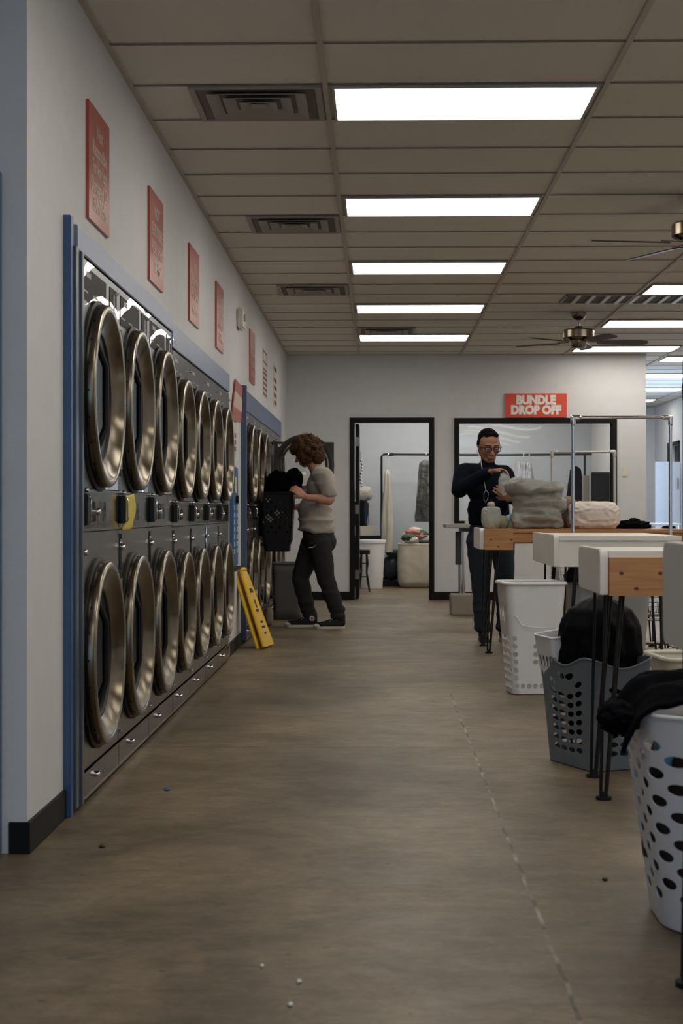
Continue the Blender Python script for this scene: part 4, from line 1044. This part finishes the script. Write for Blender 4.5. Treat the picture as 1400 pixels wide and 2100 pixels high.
# T-shirt
m = MB()
m.ell(J(657, 1000), (.132, .19, .15)).ell(J(646, 1048), (.160, .185, .16)).ell(J(648, 1070), (.155, .178, .10)).capsule(J(655, 974, -.14), J(655, 974, .14), .076)
m.ell(J(664, 985), (.10, .16, .12))
m.loft([[J(648, yy)+Vector((.158*math.cos(a)+sh, .18*math.sin(a), -.02*math.cos(a))) for a in [2*PI*k/28 for k in range(28)]] for yy, sh in ((1050, 0), (1080, 0), (1091, .0))])
for s, e in ((-1, (674, 1009)), (1, (660, 1012))): m.capsule(J(663, 978, s*.165), J(e[0], e[1], s*.235), .088, .074)
m.capsule(J(650, 964), J(654, 976), .062, .075)
def fold_t(p, n):
    f = .012*max(0, ridge((p.x*1.6-p.z*1.5, p.y*1.2, p.z*4), 2.6, 2))**2*(1.5 if p.z < 1.05 else .7)+.003*nz(p, 18)
    return f
mesh_obj('t_shirt', organic(m, .009, 6, fold_t), TEE, man1, angle=180)
# sweatpants
m = MB()
m.ell(J(652, 1098), (.148, .168, .13)).ell(J(658, 1112), (.142, .16, .11))
m.capsule(J(656, 1115, -.08), J(668, 1185, -.10), .108, .082).capsule(J(668, 1185, -.10), J(689, 1248, -.10), .082, .066).ell(J(690, 1250, -.10), (.075, .07, .05)).ell(J(692, 1262, -.10), (.064, .060, .04))
m.capsule(J(640, 1115, .08), J(616, 1185, .10), .108, .082).capsule(J(616, 1185, .10), J(630, 1245, .10), .082, .066).ell(J(632, 1250, .10), (.072, .07, .05)).ell(J(634, 1261, .10), (.062, .058, .04))
def fold_p(p, n): return .006*ridge((p.x*2, p.y*2, p.z*5), 2.0, 6)*(1.6 if p.z < .35 else 1)+.004*nz(p, 12)
pn = mesh_obj('sweatpants', organic(m, .009, 5, fold_p), PANTS, man1, angle=180)
# little light swoosh mark on the thigh
c = J(640, 1121, -.205)
MB().loft([[c+Vector((.035*t_, 0, .010*t_*abs(t_)+dz)) for t_, dz in ((-1, -.002), (-.5, -.008), (.1, -.010), (.6, -.004), (1, .008), (.6, .0), (.1, -.003), (-.5, .0))], [c+Vector((.035*t_, .03, .010*t_*abs(t_)+dz)) for t_, dz in ((-1, -.002), (-.5, -.008), (.1, -.010), (.6, -.004), (1, .008), (.6, .0), (.1, -.003), (-.5, .0))]]).build('leg_emblem', mat('pale_emblem', (.6,.6,.58), .5), pn, smooth=False)
# shoes: black high-top canvas with white rubber sole
for hx, tx, dy, hz_ in ((707, 645, -.10, 0), (650, 585, .10, 0)):
    u, P = shoe('shoe', J(hx, 1290, dy), J(tx, 1290, dy-.03), man1, CANVAS, SOLE, .125)
    MB().ell(P(.92, 0, .030), (.036, .040, .020)).build('toe_cap', SOLE, u)
    if hx == 650:
        MB().cyl(P(.17, .046, .085), P(.17, .052, .085), .024, n=20).build('ankle_patch', SOLE, u); MB().cyl(P(.17, .053, .085), P(.17, .0535, .085), .011, n=5).build('patch_star', CANVAS, u)
    q = MB()
    for k in range(4): q.tube([P(.36+.07*k, -.03, .098-.012*k), P(.36+.07*k, .0, .106-.012*k), P(.36+.07*k, .03, .098-.012*k)], .003, 6)
    q.build('laces', SOLE, u)
# curly hair
m = MB(); random.seed(4)
T = lambda x, y, z: hc_+RH @ Vector((x, y, z))
m.ell(T(0, .035, .045), (.125, .125, .115), RH).ell(T(0, .085, -.02), (.12, .09, .12), RH).ell(T(0, .06, -.09), (.085, .06, .06), RH)
m.ell(T(.085, -.01, -.01), (.045, .075, .085), RH).ell(T(-.085, -.01, -.01), (.045, .075, .085), RH).ell(T(0, -.055, .085), (.095, .07, .055), RH)
for k in range(150):
    a = random.uniform(0, 2*PI); e = random.uniform(-.9, 1.3); r = .135
    x, y, z = r*math.cos(e)*math.cos(a), .03+r*math.cos(e)*math.sin(a), .02+.135*math.sin(e)
    if y < -.05 and z < .05: continue
    m.ell(T(x, y, z), random.uniform(.018, .030), None, 10, 7)
me = organic(m, .007, 2, lambda p, n: .008*nz(p, 42)+.007*nz(p, 85, 3), 0)
hr = mesh_obj('hair', me, HAIRB, man1, angle=180)
m = MB()
for k in range(230):
    a = random.uniform(0, 2*PI); e = random.uniform(-1.0, 1.35); r = .150
    x, y, z = r*math.cos(e)*math.cos(a), .03+r*math.cos(e)*math.sin(a), .02+.15*math.sin(e)
    if y < -.07 and z < .05: continue
    c = T(x, y, z); u = Vector((random.uniform(-1,1), random.uniform(-1,1), random.uniform(-1,1))).normalized(); v = u.orthogonal().normalized(); w_ = u.cross(v); rr = random.uniform(.008, .016)
    m.tube([c+(v*math.cos(t_)+w_*math.sin(t_))*rr+u*(t_*.004) for t_ in [j*.9 for j in range(8)]], .0018, 4)
m.build('curls', HAIRB, hr, angle=180)

# ---------------------------------------------------------------- black basket in his hands, with dark laundry
bk = thing('black_basket', 'black plastic basket held by the person in the grey T-shirt, full of dark laundry', 'laundry basket', J(568, 1110))
ca = J(567, 1060); ztop = J(568, 1012).z; zbot = J(568, 1130).z; 
def fb(u, v):
    x, y = rrect(u, .135+.028*v, .17+.03*v, .05); k = .88 if v < .18 else 1
    return Vector((ca.x+.005+x*(k if v < .2 else 1), Y1-.03+y, zbot+v*(ztop-zbot)))
random.seed(9)
def bc(i):
    return [(.30+.085*k, .30+.085*k+.07, .018, .5) for k in range(7) if (i*7+k*3) % 5 < 2]
shell(fb, [bc(i) for i in range(34)], 'basket_wall', BLACKP, bk)
MB().tube([fb(i/48, 1) for i in range(48)], .011, 8, closed=True).build('rim', BLACKP, bk)
q = [fb(i/40, 0) for i in range(40)]; MB().loft([q, [p+Vector((0,0,.006)) for p in q]]).build('base', BLACKP, bk)
def flw(cx, cz):    # small raised flower motifs on the basket side
    m = MB(); p0 = Vector((cx, Y1-.03-.172-.022, cz))
    for k in range(4): a = k*PI/2; m.ell(p0+Vector((.017*math.cos(a), 0, .017*math.sin(a))), (.010, .004, .010), None, 10, 6)
    return m
for px, py in ((553, 1024), (553, 1060), (571, 1052), (558, 1065)):
    c = J(px, py); flw(c.x, c.z).build('flower_motif', mat('dull_grey_motif', (.20,.20,.19), .5), bk)
o = blob(J(572, 990)+Vector((0, 0, -.02)), (.12, .14, .13), lambda d, u, v: .14*nz(d, 2.6, 2)+.05*nz(d, 6), 'dark_laundry', BLKC, 70, 44, .9); tag(o, 'dark laundry heaped in the black basket held by the curly-haired person', 'laundry')
blob(J(602, 985), (.085, .12, .115), lambda d, u, v: .12*nz(d, 2.6, 7), 'upper_garment', BLKC, 50, 30, 1., parent=o)

# ---------------------------------------------------------------- man in navy behind the pine table
Y2 = 12.95
K = lambda px, py, dy=0.: at(px, py, Y2+dy)
b = MB()
RK = Matrix.Rotation(math.radians(14), 3, 'Z') @ Matrix.Rotation(math.radians(17), 3, 'X')
hk = K(1002, 916, -.03); TK = headshape(b, hk, RK, 1.12)
b.capsule(K(999, 940, .02), K(998, 962, .02), .058, .066).capsule(K(960, 969), K(1030, 972), .054)
b.capsule(K(998, 980), K(1000, 1050), .09, .09).capsule(K(992, 1088), K(1014, 1088), .075)
b.capsule(K(950, 970), K(943, 1004, -.12), .052, .046).capsule(K(943, 1004, -.12), K(1003, 968, -.30), .046, .030)
hand(b, K(1004, 967, -.31), K(1036, 962, -.34)-K(1004, 967, -.31), (.25, -.2, -1), (0, 0, 1), .55, 1.08, -1)
b.capsule(K(1034, 977), K(1049, 1018, -.08), .045, .044).capsule(K(1049, 1018, -.08), K(1043, 1022, -.26), .044, .031)
hand(b, K(1043, 1022, -.27), K(1028, 1008, -.34)-K(1043, 1022, -.27), (-.5, .6, .4), (0, 0, 1), .55, 1.08, 1)
b.capsule(K(982, 1110), K(986, 1200), .085, .055).capsule(K(986, 1200), K(989, 1296), .052, .036)
b.capsule(K(1030, 1110), K(1033, 1200), .085, .055).capsule(K(1033, 1200), K(1034, 1292, .05), .052, .036)
man2 = mesh_obj('person', organic(b, .0065, 4), SKIN2, angle=180)
tag(man2, 'person in a navy sweater, glasses and white earphones behind the pine table', 'person')
m = MB()   # sweater
m.ell(K(999, 1000), (.178, .125, .17)).ell(K(1001, 1045), (.172, .130, .15)).capsule(K(955, 967), K(1033, 971), .070).ell(K(998, 975), (.15, .11, .09))
m.loft([[K(1002, yy)+Vector((.168*math.cos(a), .128*math.sin(a), 0)) for a in [2*PI*k/28 for k in range(28)]] for yy in (1030, 1064, 1076)])
m.capsule(K(950, 970), K(942, 1004, -.12), .076, .066).capsule(K(942, 1004, -.12), K(998, 970, -.29), .066, .044)
m.capsule(K(1036, 974), K(1050, 1018, -.08), .070, .060).capsule(K(1053, 1018, -.08), K(1045, 1023, -.23), .060, .045)
m.capsule(K(999, 954, .01), K(998, 966, .01), .066, .080)
def fold_n(p, n): return .006*ridge((p.x*1.5, p.y*1.5, p.z*2.8), 3.0, 7)+.003*nz(p, 16)
mesh_obj('sweater', organic(m, .009, 5, fold_n), NAVY, man2, angle=180)
MB().tube([K(998, 953.5, .005)+Vector((.058*math.cos(a), .054*math.sin(a), .022*math.sin(a)-.006)) for a in [2*PI*k/28 for k in range(28)]], .008, 8, closed=True).build('undershirt_collar', mat('white_undershirt', (.6,.6,.6), .8), man2)
m = MB()   # jeans
m.ell(K(1003, 1088), (.165, .122, .12)).capsule(K(980, 1108), K(985, 1195), .100, .074).capsule(K(985, 1195), K(989, 1284), .074, .062).capsule(K(1030, 1108), K(1035, 1195), .100, .074).capsule(K(1035, 1195), K(1034, 1282, .05), .074, .062)
m.ell(K(990, 1288), (.072, .07, .04)).ell(K(1034, 1286, .05), (.070, .07, .04))
mesh_obj('jeans', organic(m, .009, 4, fold_p), JEANS, man2, angle=180)
shoe('shoe', K(989, 1316, .10), K(996, 1316, -.20), man2, CANVAS, RUB, .10)
shoe('shoe', K(1032, 1316, .16), K(1034, 1316, -.13), man2, mat('grey_trainer', (.06,.06,.06), .7), mat('grey_sole', (.22,.21,.20), .6), .10)
m = MB()   # short hair cap
T = lambda x, y, z: hk+RK @ Vector((x*1.12, y*1.12, z*1.12))
m.ell(T(0, .035, .056), (.0865, .097, .085), RK, 28, 18).capsule(T(-.040, -.038, .098), T(.040, -.038, .098), .018).ell(T(0, .060, -.005), (.080, .066, .075), RK)
m.ell(T(.078, .022, .020), (.010, .030, .034), RK).ell(T(-.078, .022, .020), (.010, .030, .034), RK)
me = organic(m, .006, 3, lambda p, n: .0025*nz(p, 120), 0)
mesh_obj('hair', me, HAIRK, man2, angle=180)
# glasses, brows, eyes
g_ = MB()
for s in (-1, 1):
    c = T(s*.034, -.098, .004)
    g_.tube([c+RK @ Vector((.0300*math.copysign(abs(math.cos(a))**.6, math.cos(a)), 0, .019*math.copysign(abs(math.sin(a))**.6, math.sin(a)))) for a in [2*PI*k/24 for k in range(24)]], .0034, 6, closed=True)
    g_.tube([T(s*.060, -.097, .012), T(s*.082, -.060, .012), T(s*.086, .015, .008)], .003, 6)
g_.tube([T(-.006, -.100, .008), T(.006, -.100, .008)], .003, 6)
gl = g_.build('glasses', BLACKP, man2)
for s in (-1, 1):
    c = T(s*.034, -.098, .004); MB().loft([[c+RK @ Vector((.028*math.cos(a), yy, .017*math.sin(a))) for a in [2*PI*k/20 for k in range(20)]] for yy in (-.0008, .0008)]).build('lens', LENS, gl)
    MB().ell(T(s*.030, -.0795, .005), (.0125, .006, .0055), RK).build('eye', mat('eye_white', (.35,.32,.30), .3), man2)
    MB().ell(T(s*.032, -.0845, .004), (.005, .003, .005), RK).build('pupil', RUB, man2)
    MB().capsule(T(s*.014, -.089, .030), T(s*.048, -.076, .032), .0035, .003).build('eyebrow', HAIRK, man2)
# earphones and cable
e0 = T(-.088, -.005, -.012)
w_ = MB(); w_.capsule(e0, e0+Vector((-.002, -.01, -.035)), .008, .005)
w_.tube([e0+Vector((-.002, -.012, -.03)), K(985, 938, -.12), K(987, 955, -.15), K(992, 975, -.22), K(993, 990, -.22), K(995, 1003, -.20), K(1001, 1011, -.19), K(1000, 1022, -.18), K(995, 1031, -.18), K(992, 1024, -.18), K(992, 1012, -.18), K(996, 1004, -.19), K(994, 996, -.19)], .0021, 6)
w_.build('earphones', WHITEP, man2)
# crumpled clear bag pinched in his hands
hb = blob(K(1034, 992, -.36), (.045, .04, .085), lambda d, u, v: .2*nz(d, 4, 3)+.1*ridge(d, 5), 'pinched_bag', CLEARB, 50, 36, .9); tag(hb, 'small clear plastic bag pinched between the hands of the person in navy', 'bag')
# ================================================================= counter and block by the service window
t = thing('service_counter', 'narrow grey counter on a chrome pole left of the service window', 'counter', (.95, 16.3, 0))
MB().box(.695, 1.42, 15.95, 16.65, .905, .945).build('counter_top', MELAM, t, bevel=.006)
MB().box(.86, 1.30, 16.05, 16.55, .865, .9045).build('top_support', GREYBIN, t)
MB().box(.81, .875, 16.25, 16.33, .52, .8645).build('bracket', mat('dark_bracket', (.05,.05,.05), .4), t, bevel=.003)
MB().cyl((.862, 16.30, .215), (.862, 16.30, .864), .022, n=16).cyl((.90, 16.36, .215), (.90, 16.36, .864), .018, n=14).build('pole', CHROME, t)
MB().box(.90, 1.05, 16.0, 16.2, .9455, .975).build('small_tray', CREAMP, t, bevel=.004)
o = MB().box(.755, 1.02, 16.08, 16.50, 0, .21).build('concrete_block', CONC, bevel=.012); tag(o, 'beige concrete block on the floor under the counter pole', 'block')
# grey bin behind the curly-haired person
plainbin('rubbish_bin', 'dark grey bin standing between the far dryers and the curly-haired person', 'bin', (-.90, 15.55), .135, .15, .155, .17, .04, .56, GREYBIN)
o = blob((-1.02, 14.55, .09), (.035, .06, .09), lambda d, u, v: .1*nz(d, 4), 'cloth_bundle', mat('dirty_cloth', (.28,.23,.18), .9), 30, 20, .8, zmin=.003); tag(o, 'small dirty cloth on the floor at the foot of the far dryers', 'cloth')

# BUNDLE DROP OFF sign
a = at(1035, 807, YB-.02); b_ = at(1162, 856, YB-.02)
t = thing('hanging_sign', 'orange-red BUNDLE DROP OFF sign above the service window', 'sign', ((a.x+b_.x)/2, YB-.01, b_.z))
bd = MB().box(a.x, b_.x, YB-.022, YB-.002, b_.z+.002, a.z).build('sign_board', REDF, t, smooth=False)
cx = (a.x+b_.x)/2; hh = a.z-b_.z
text('BUNDLE', .142, INKW, frame_m((cx, YB-.0235, b_.z+hh*.715), (1,0,0), (0,0,1)), bd, bold=.009, sx=.88)
text('DROP OFF', .142, INKW, frame_m((cx, YB-.0235, b_.z+hh*.30), (1,0,0), (0,0,1)), bd, bold=.009, sx=.90)

# ================================================================= back office
YR = 22.25
def pipe(t, pts, r=.017, nm='pipe_frame'): MB().tube(pts, r, 10).build(nm, PIPE, t)
rk = thing('pipe_rack', 'black pipe clothes rack along the back office wall', 'clothes rack', (1.7, YR, 0))
z = 1.89; x0 = at(782, 932, YR).x
pipe(rk, [(x0, YR, .02), (x0, YR, z-.03), (x0+.03, YR, z), (1.75, YR, z-.01), (3.05, YR, z)])
pipe(rk, [(2.95, YR, .02), (2.95, YR, z)], nm='rack_post')
for x in (x0, 2.95): MB().cyl((x, YR, 0), (x, YR, .02), .06, n=16).build('foot_flange', PIPE, rk)
MB().capsule((x0+.09, YR, z), (x0+.16, YR, z), .024).build('pipe_coupling', PIPE, rk)
def hanger(c, parent): MB().tube([c+Vector((0, 0, .0)), c+Vector((.02, 0, .03)), c+Vector((0, 0, .05)), c+Vector((-.0, 0, -.10))], .003, 6).tube([c+Vector((-.015, -.2, -.16)), c+Vector((0, 0, -.09)), c+Vector((.015, .2, -.16))], .004, 6).build('wire_hanger', CHROME, parent)
def hung(px, y0p, y1p, w0, w1, dy, m_, label, nm, flare=.0, cat='garment', zc=z):
    top = at(px, y0p, YR-dy); bot = at(px, y1p, YR-dy)
    def f(u, v):
        a = 2*PI*u; k = min(1, v/.06)**.6; r_ = (w0+(w1-w0)*min(1, v*1.6))*k
        r_ *= 1+.16*math.sin(a*5+v*3)+.1*nz((math.cos(a)*2, math.sin(a)*2, v*5), 1.5, px)
        return (top.x+r_*math.cos(a)+flare*v, top.y+1.5*r_*math.sin(a), top.z+(bot.z-top.z)*v)
    o = MB().grid(f, 60, 40, True).build(nm, m_, angle=180); tag(o, label, cat)
    MB().tube([(top.x, top.y, top.z-.03), (top.x, top.y, zc-.03), (top.x+.02, top.y+dy*.5, zc+.02), (top.x, YR+.02, zc+.018)], .003, 6).build('hanger_hook', CHROME, o)
    return o
hung(794, 962, 1132, .035, .075, .10, mat('cream_garment', (.52,.50,.42), .6, var=.15), 'long cream garment bag hanging at the left end of the office rack', 'garment_bag')
hung(788, 1008, 1120, .03, .045, .0, mat('grey_garment', (.25,.25,.25), .7), 'grey garment hanging just behind the long cream one', 'garment')
hung(872, 942, 1070, .07, .135, .05, mat('dark_hung_plastic', (.05,.05,.055), .15, bump=1., bscale=14, bdist=.03, var=1, vscale=14, var2=(.16,.16,.155)), 'dark clothes in shiny plastic hanging at the right side of the doorway', 'covered_clothes')
for px, k in ((1062, 0), (1072, 1), (1084, 2)):
    hung(px, 946, 1020, .03, .075, .02*k, GCLEAR, ['left silvery plastic-covered garment hanging behind the service window', 'middle silvery plastic-covered garment hanging behind the service window', 'right silvery plastic-covered garment hanging behind the service window'][k], 'covered_garment')
hung(1180, 955, 1075, .06, .135, .0, BLKC, 'black garment hanging behind the service window, left of the black screen', 'black_garment')
# screen and paper stack seen through the window
t = thing('black_screen', 'black flat screen standing on the office shelf behind the window', 'screen', (2.85, 21.2, .95))
a = at(1212, 968, 21.2); b_ = at(1258, 1030, 21.2)
MB().box(a.x, b_.x, 21.2, 21.25, b_.z, a.z).build('screen_housing', BLACKP, t, bevel=.008)
MB().box((a.x+b_.x)/2-.04, (a.x+b_.x)/2+.04, 21.21, 21.24, .93, b_.z).build('stand', BLACKP, t)
a = at(1196, 975, 21.3); b_ = at(1208, 1060, 21.3)
o = MB().box(a.x, b_.x, 21.3, 21.45, .93, a.z).build('tall_folder', mat('beige_folder', (.22,.20,.17), .6), bevel=.004); tag(o, 'tall beige folder standing left of the black screen in the office', 'folder')
t = thing('office_shelf', 'low office desk behind the service window', 'desk', (2.2, 21.2, 0), )
MB().box(1.35, 3.08, 20.95, 21.60, .89, .928).build('desk_top', MELAM, t, bevel=.004)
for x in (1.38, 3.02): MB().box(x, x+.04, 21.0, 21.55, 0, .8895).build('side_panel', MELAM, t)
for px, c_, nm in ((1213, (.16,.30,.06), 'green'), (1224, (.05,.16,.35), 'blue'), (1236, (.55,.10,.06), 'orange')):
    p = at(px, 1040, 21.08); o = MB().box(p.x-.03, p.x+.03, 21.05, 21.10, .9285, p.z+.02).build('small_box', mat(nm+'_box', c_, .5), bevel=.003); tag(o, 'small %s box on the office desk under the black screen' % nm, 'box')
# big canvas hamper heaped with clothes, in the doorway
YH = 21.75
def soft_tub(name, label, cat, px0, px1, pyt, pyb, m_, Yc, d=.30, parent=None):
    a = at(px0, pyb, Yc); b2 = at(px1, pyt, Yc); cx = (a.x+b2.x)/2; w_ = (b2.x-a.x)/2; h = b2.z
    def f(u, v):
        x, y = rrect(u, w_*(1+.05*math.sin(PI*v)), d*(1+.05*math.sin(PI*v)), .12); k = 1+.02*nz((x*4, y*4, v*4), 2, 1)
        e = .86+.14*min(1, v/.12); return (cx+x*k*e, Yc+d+y*k*e, .004+v*h)
    t = thing(name, label, cat, (cx, Yc+d, 0))
    MB().grid(f, 72, 24, True).build('canvas_side', m_, t, solid=.01, angle=60)
    MB().tube([Vector(f(i/48, 1)) for i in range(48)], .014, 8, closed=True).build('rim', m_, t)
    q = [Vector(f(i/48, 0)) for i in range(48)]; MB().loft([q, [p+Vector((0,0,.01)) for p in q]]).build('base', m_, t)
    return t, cx, h
t, cx, h = soft_tub('canvas_hamper', 'large cream canvas hamper heaped with clothes in the office doorway', 'hamper', 818, 884, 1117, 1204, CANV, YH)
random.seed(3)
nm = ['pink', 'white', 'dark green', 'grey']
for k in range(11):
    a = random.uniform(0, 2*PI); r_ = random.uniform(.02, .19); zz = h+.04+random.uniform(0, .2)*(1-r_/.26)
    o = blob((cx+r_*math.cos(a)-.01, YH+.25+r_*math.sin(a), zz), (random.uniform(.08, .13), .10, random.uniform(.04, .07)), lambda d, u, v: .3*nz(d, 3, k*3.1), 'crumpled_garment', COLR[k % 4 if k % 3 else 1], 34, 20, 1., rot=a)
    tag(o, '%s crumpled garment in the heap on top of the canvas hamper' % nm[k % 4 if k % 3 else 1], 'garment', '%s garments heaped on the canvas hamper' % nm[k % 4 if k % 3 else 1])
# white round bin, stool, dark bag, shelf items at the left of the doorway
t = thing('round_bin', 'tall white round bin with a rolled rim inside the office doorway', 'bin', (at(762, 1205, 21.4).x, 21.62, 0))
cxb = at(762, 1200, 21.5).x
MB().lathe([(.001, .002), (.145, .002), (.15, .02), (.185, .63), (.20, .64), (.20, .675), (.186, .68), (.178, .65), (.142, .03), (.001, .03)], (cxb, 21.62, 0), 'Z', 40).build('bin_body', WHITEP, t, angle=40)
t = thing('wooden_stool', 'dark turned-leg stool just inside the office doorway', 'stool', (at(748, 1210, 20.6).x, 20.75, 0)); cs = at(746, 1210, 20.6).x
MB().lathe([(.001, .555), (.085, .555), (.09, .565), (.085, .578), (.001, .58)], (cs, 20.78, 0), 'Z', 28).build('seat', mat('tan_seat', (.38,.30,.2), .5), t)
MB().lathe([(.001, .50), (.08, .50), (.08, .555), (.001, .555)], (cs, 20.78, 0), 'Z', 28).build('seat_frame', PIPE, t)
for k in range(4):
    a = PI/4+k*PI/2; c_, s_ = math.cos(a), math.sin(a)
    MB().tube([(cs+.05*c_, 20.78+.05*s_, .50), (cs+.062*c_, 20.78+.062*s_, .38), (cs+.05*c_, 20.78+.05*s_, .26), (cs+.075*c_, 20.78+.075*s_, .14), (cs+.105*c_, 20.78+.105*s_, .0)], [.014, .020, .012, .018, .010], 10).build('leg', PIPE, t)
MB().tube([(cs+.058*math.cos(a), 20.78+.058*math.sin(a), .20) for a in [2*PI*k/24 for k in range(24)]], .006, 6, closed=True).tube([(cs+.06*math.cos(a), 20.78+.06*math.sin(a), .38) for a in [2*PI*k/24 for k in range(24)]], .006, 6, closed=True).build('stretcher', PIPE, t)
xa = at(803, 1170, 22.2).x
o = blob((xa, 22.35, .26), (.13, .2, .17), lambda d, u, v: .06*nz(d, 3), 'dark_bag', DBAG, 50, 34, .7); tag(o, 'dark blue bag on a low stand between the white bin and the canvas hamper', 'bag')
o = MB().box(xa-.16, xa+.16, 22.2, 22.5, 0, .085).build('low_stand', BLACKP, bevel=.006); tag(o, 'low black stand under the dark blue bag', 'stand')
o = blob((xa+.04, 22.3, .47), (.12, .12, .05), lambda d, u, v: .3*nz(d, 3), 'bright_cloth', mat('mixed_bright', (.30,.12,.06), .8, var=1, vscale=12, var2=(.10,.18,.12)), 34, 20, 1.); tag(o, 'orange and green cloth lying on the dark blue bag', 'cloth')
# shelf unit left, mostly hidden by the door frame
xs = at(742, 1100, 22.6).x
t = thing('office_shelf_unit', 'dark shelf unit at the left of the office doorway', 'shelf', (xs-.1, 22.6, 0))
MB().box(xs-.5, xs+.28, 22.4, 22.9, 0, .72).build('lower_cabinet', BLACKP, t, bevel=.004)
o = MB().box(xs-.02, xs+.20, 22.42, 22.8, .7205, .86).build('cream_box', CREAMP, bevel=.004); tag(o, 'cream box on the dark office shelf unit', 'box')
o = MB().box(xs-.3, xs+.10, 22.45, 22.8, .8605, 1.22).build('black_machine', BLACKG, bevel=.02); tag(o, 'black machine standing on the cream box in the office', 'machine')
o = blob((xs+.02, 22.6, 1.33), (.13, .13, .11), lambda d, u, v: .12*nz(d, 3), 'white_bag', mat('white_bag', (.5,.48,.45), .5), 40, 26, .8, zmin=1.2205); tag(o, 'pale plastic bag on top of the black machine in the office', 'bag')
c = at(740, 965, 19.75)
t = thing('bead_string', 'string of shiny balls hanging beside the office door leaf', 'ornament', (c.x, c.y, c.z+.2))
m = MB()
for k in range(9): m.ell(at(740.5+1.5*math.sin(k*.9), 945+6.5*k, 19.75), .015, None, 12, 8)
m.tube([at(740.5+1.5*math.sin(k*.9), 945+6.5*k, 19.75) for k in range(-3, 9)], .003, 5).build('beads', CHROME, t)

# ================================================================= far right of the room
o = thing('white_table', 'small white table far back, past the end of the back wall', 'table', (4.0, 22.2, 0))
MB().box(3.70, 4.25, 21.9, 22.6, .875, .905).build('table_top', WHITEP, o, bevel=.006)
for x in (3.74, 4.21):
    for y in (21.95, 22.55): MB().cyl((x, y, 0), (x, y, .8745), .014, n=10).build('leg', CHROME, o)
a = at(1344, 952, 26.0); 
t = thing('white_door_leaf', 'pale door leaf standing open at the far right', 'door', (4.75, 26.0, 0))
MB().box(4.62, 5.035, 26.02, 26.06, .01, 1.90).build('leaf_panel', mat('pale_door', (.60,.64,.70), .4), t, bevel=.004)
MB().tube([(4.99, 26.02, 1.45), (4.99, 25.98, 1.45), (4.99, 25.98, 1.62), (4.99, 26.02, 1.62)], .010, 8).build('handle', STEELR, t)
# dark pole with a coiled cable at the right edge of the photo
xp = 1.575
t = thing('utility_pole', 'dark square pole with coiled cable at the right edge', 'pole', (xp, 8.0, 0))
MB().box(xp-.012, xp+.030, 7.98, 8.02, 0, 1.87).build('pole_tube', GREYBIN, t, bevel=.003)
MB().box(xp-.05, xp+.07, 7.94, 8.06, 0, .012).build('foot_plate', GREYBIN, t)
for k, (zz, r_) in enumerate(((1.80, .035), (1.70, .055), (1.66, .05))):
    MB().tube([(xp+.01+r_*.6*math.cos(a), 7.97+.008*math.sin(a*3), zz+r_*math.sin(a)) for a in [2*PI*j/24 for j in range(24)]], .0035, 6, closed=True).build('cable_coil', RUB, t)
# bits of lint and grit on the floor
random.seed(12)
bits = [(343, 1622, .012, VBLUE, 'small blue scrap on the floor near the dryers'), (537, 1985, .005, WHITEP, 'tiny white speck near the bottom of the photo, leftmost of three'), (613, 2016, .006, WHITEP, 'tiny white speck near the bottom of the photo, middle of three'), (595, 2064, .006, WHITEP, 'tiny white speck near the bottom of the photo, lowest of three'),
        (1240, 1802, .008, RUB, 'dark crumb on the floor left of the nearest hamper'), (210, 1740, .010, RUB, 'dark crumb on the floor near the black baseboard corner')]
for px, py, r_, m_, lb_ in bits:
    Yb = 3185*EYE/(py-1047); c = at(px, py, Yb)
    o = blob((c.x, c.y, .004), (r_, r_*1.6, .004), lambda d, u, v: .3*nz(d, 3, r_*900), 'floor_scrap', m_, 16, 10, 1., zmin=.0005); tag(o, lb_, 'scrap')
